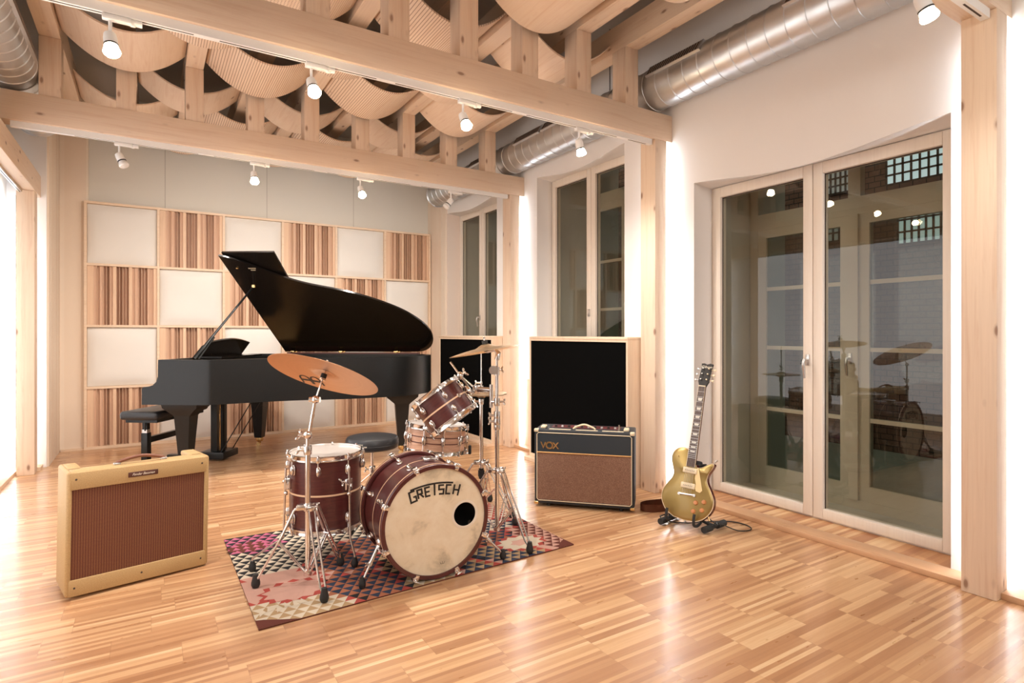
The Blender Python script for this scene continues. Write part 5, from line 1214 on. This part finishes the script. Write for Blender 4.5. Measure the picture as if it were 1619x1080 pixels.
# stand
gs = thing('guitar_stand', 'folding black guitar stand with foam covered feet under the gold guitar', 'stand')
gmw = lambda x, y, z: gm @ Vector((x, y, z))
for (x, fx, fy, bx_, by_) in ((-0.095, 2.70, 2.555, 2.90, 2.60), (0.075, 2.80, 2.305, 3.02, 2.33)):
    A = gmw(x, 0.10, 0.09); fr = gmw(x, -0.035, -0.004); lo_ = gmw(x, 0.045, -0.028)
    b = MB(); b.tube([gmw(x, -0.048, 0.052), gmw(x, -0.048, 0.022), gmw(x, -0.030, -0.012), gmw(x, 0.03, -0.016), gmw(x, 0.085, 0.004)], 0.0085, 12, smooth=4); b.build('cradle', 'foam', gs)
    f0 = Vector((fx, fy, 0.026)); f1 = Vector((bx_, by_, 0.026)); mid = (f0 + f1) / 2
    b = MB(); b.tube([f0, f0.lerp(f1, .33)], 0.020, 16); b.build('foot_pad', 'foam', gs)
    b = MB(); b.tube([f0.lerp(f1, .62), f1], 0.020, 16); b.build('foot_pad', 'foam', gs)
    b = MB(); b.tube([f0.lerp(f1, .02), f0.lerp(f1, .98)], 0.012, 12); tp = gmw(0.0 + x * 0.2, 0.10, 0.33); b.tube([mid, gmw(x * 0.9, 0.085, 0.02), tp], [0.013, 0.012, 0.010], 12); b.build('leg', 'rubber', gs)
b = MB(); b.box(-0.03, 0.03, 0.075, 0.12, 0.30, 0.37, bev=0.01, mx=gm); b.cyl(gmw(-0.06, 0.07, 0.30), gmw(0.065, 0.07, 0.30), 0.009); b.tube([gmw(0.0, 0.075, 0.33), gmw(0.05, 0.062, 0.345), gmw(0.07, 0.060, 0.35)], 0.010, 10); b.build('hub', 'foam', gs)
# cable
b = MB(); jk = gmw(0.135, 0.03, 0.045)
b.tube([jk, jk + Vector((0.02, -0.05, -0.03)), Vector((2.90, 2.28, 0.06)), Vector((3.00, 2.22, 0.012)), Vector((3.10, 2.20, 0.005)), Vector((3.15, 2.26, 0.005)), Vector((3.13, 2.36, 0.005)), Vector((3.02, 2.43, 0.005)), Vector((2.93, 2.46, 0.006)), Vector((2.86, 2.50, 0.005)), Vector((2.80, 2.58, 0.005)), Vector((2.83, 2.68, 0.005)), Vector((2.95, 2.69, 0.005)), Vector((3.08, 2.78, 0.005)), Vector((3.12, 2.95, 0.005))], 0.0035, 8, smooth=5)
cb = b.build('guitar_cable', 'rubber'); tag(cb, 'thin black cable looping on the floor from the gold guitar', 'cable')
b = MB(); b.cyl(gmw(0.128, 0.03, 0.06), gmw(0.145, 0.03, 0.03), 0.006); b.build('plug', 'gold', cb)
# strap
strap = thing('leather_strap', 'coiled brown leather strap on the floor left of the gold guitar', 'strap', (2.935, 2.80, 0))
def ribbon(pts, w, th):
    b = MB(); P, _ = catmull([Vector(p) for p in pts], 6); V = []; F = []
    for i, p in enumerate(P):
        V += [(p.x, p.y, p.z), (p.x, p.y, p.z + w)]
    for i in range(len(P) - 1): F.append((2 * i, 2 * i + 1, 2 * i + 3, 2 * i + 2))
    b.add(V, F); r = bmesh.ops.solidify(b.bm, geom=list(b.bm.faces), thickness=th); return b
ribbon([(0.12, -0.05, 0.001), (0.0, -0.06, 0.001), (-0.10, -0.02, 0.001), (-0.115, 0.05, 0.001), (-0.04, 0.075, 0.001), (0.06, 0.05, 0.001), (0.13, 0.0, 0.001)], 0.048, 0.004).build('strap_band', 'brown_leather', strap)
ribbon([(0.10, -0.035, 0.001), (0.0, -0.04, 0.001), (-0.07, -0.005, 0.001), (-0.075, 0.035, 0.001), (0.0, 0.045, 0.001), (0.10, 0.01, 0.001)], 0.044, 0.004).build('strap_band', 'brown_leather', strap)

# ------------------------------------------------------------------ light
for p, aim, e in (((0.6, -0.6, 2.55), (0.15, .9, -1), 26), ((2.3, -0.6, 2.55), (-0.1, .9, -1), 22), ((0.0, 1.05, 2.5), (0.1, 0.6, -1), 22), ((1.2, 1.05, 2.5), (0.1, 0.6, -1), 22)):  # added fill spots out of view, without fixtures
    lamp_at(Vector(p), aim, e)
def area(loc, aim, sx, sy, e, c, nm='fill_light'):
    l = bpy.data.lights.new('area', 'AREA'); l.shape = 'RECTANGLE'; l.size = sx; l.size_y = sy; l.energy = e; l.color = c
    o = bpy.data.objects.new(nm, l); col.objects.link(o); o.location = loc; o.rotation_euler = Vector(aim).to_track_quat('-Z', 'Y').to_euler()
area((1.2, -2.0, 2.6), (0.05, 1, -0.12), 2.6, 1.0, 34, (1.0, 0.95, 0.90))  # soft fill added behind the camera, no fixture
# the luminous white left wall
area((-1.03, 3.9, 1.35), (1, 0, 0), 3.6, 2.3, 36, (0.90, 0.95, 1.0), 'glowing_wall_light')
# warm wash added to brighten the piano end, spots without fixtures
for x in (0.4, 1.4, 2.4): lamp_at(Vector((x, 5.32, 2.66)), (0.0, 0.75, -0.8), 42)
W_ = bpy.data.worlds.new('world'); bpy.context.scene.world = W_; W_.use_nodes = True
W_.node_tree.nodes['Background'].inputs[0].default_value = (0.30, 0.31, 0.27, 1); W_.node_tree.nodes['Background'].inputs[1].default_value = 1.0
vs = bpy.context.scene.view_settings
vs.view_transform = 'Standard'; vs.look = 'None'; vs.gamma = 1; vs.use_curve_mapping = False; vs.exposure = 0.26
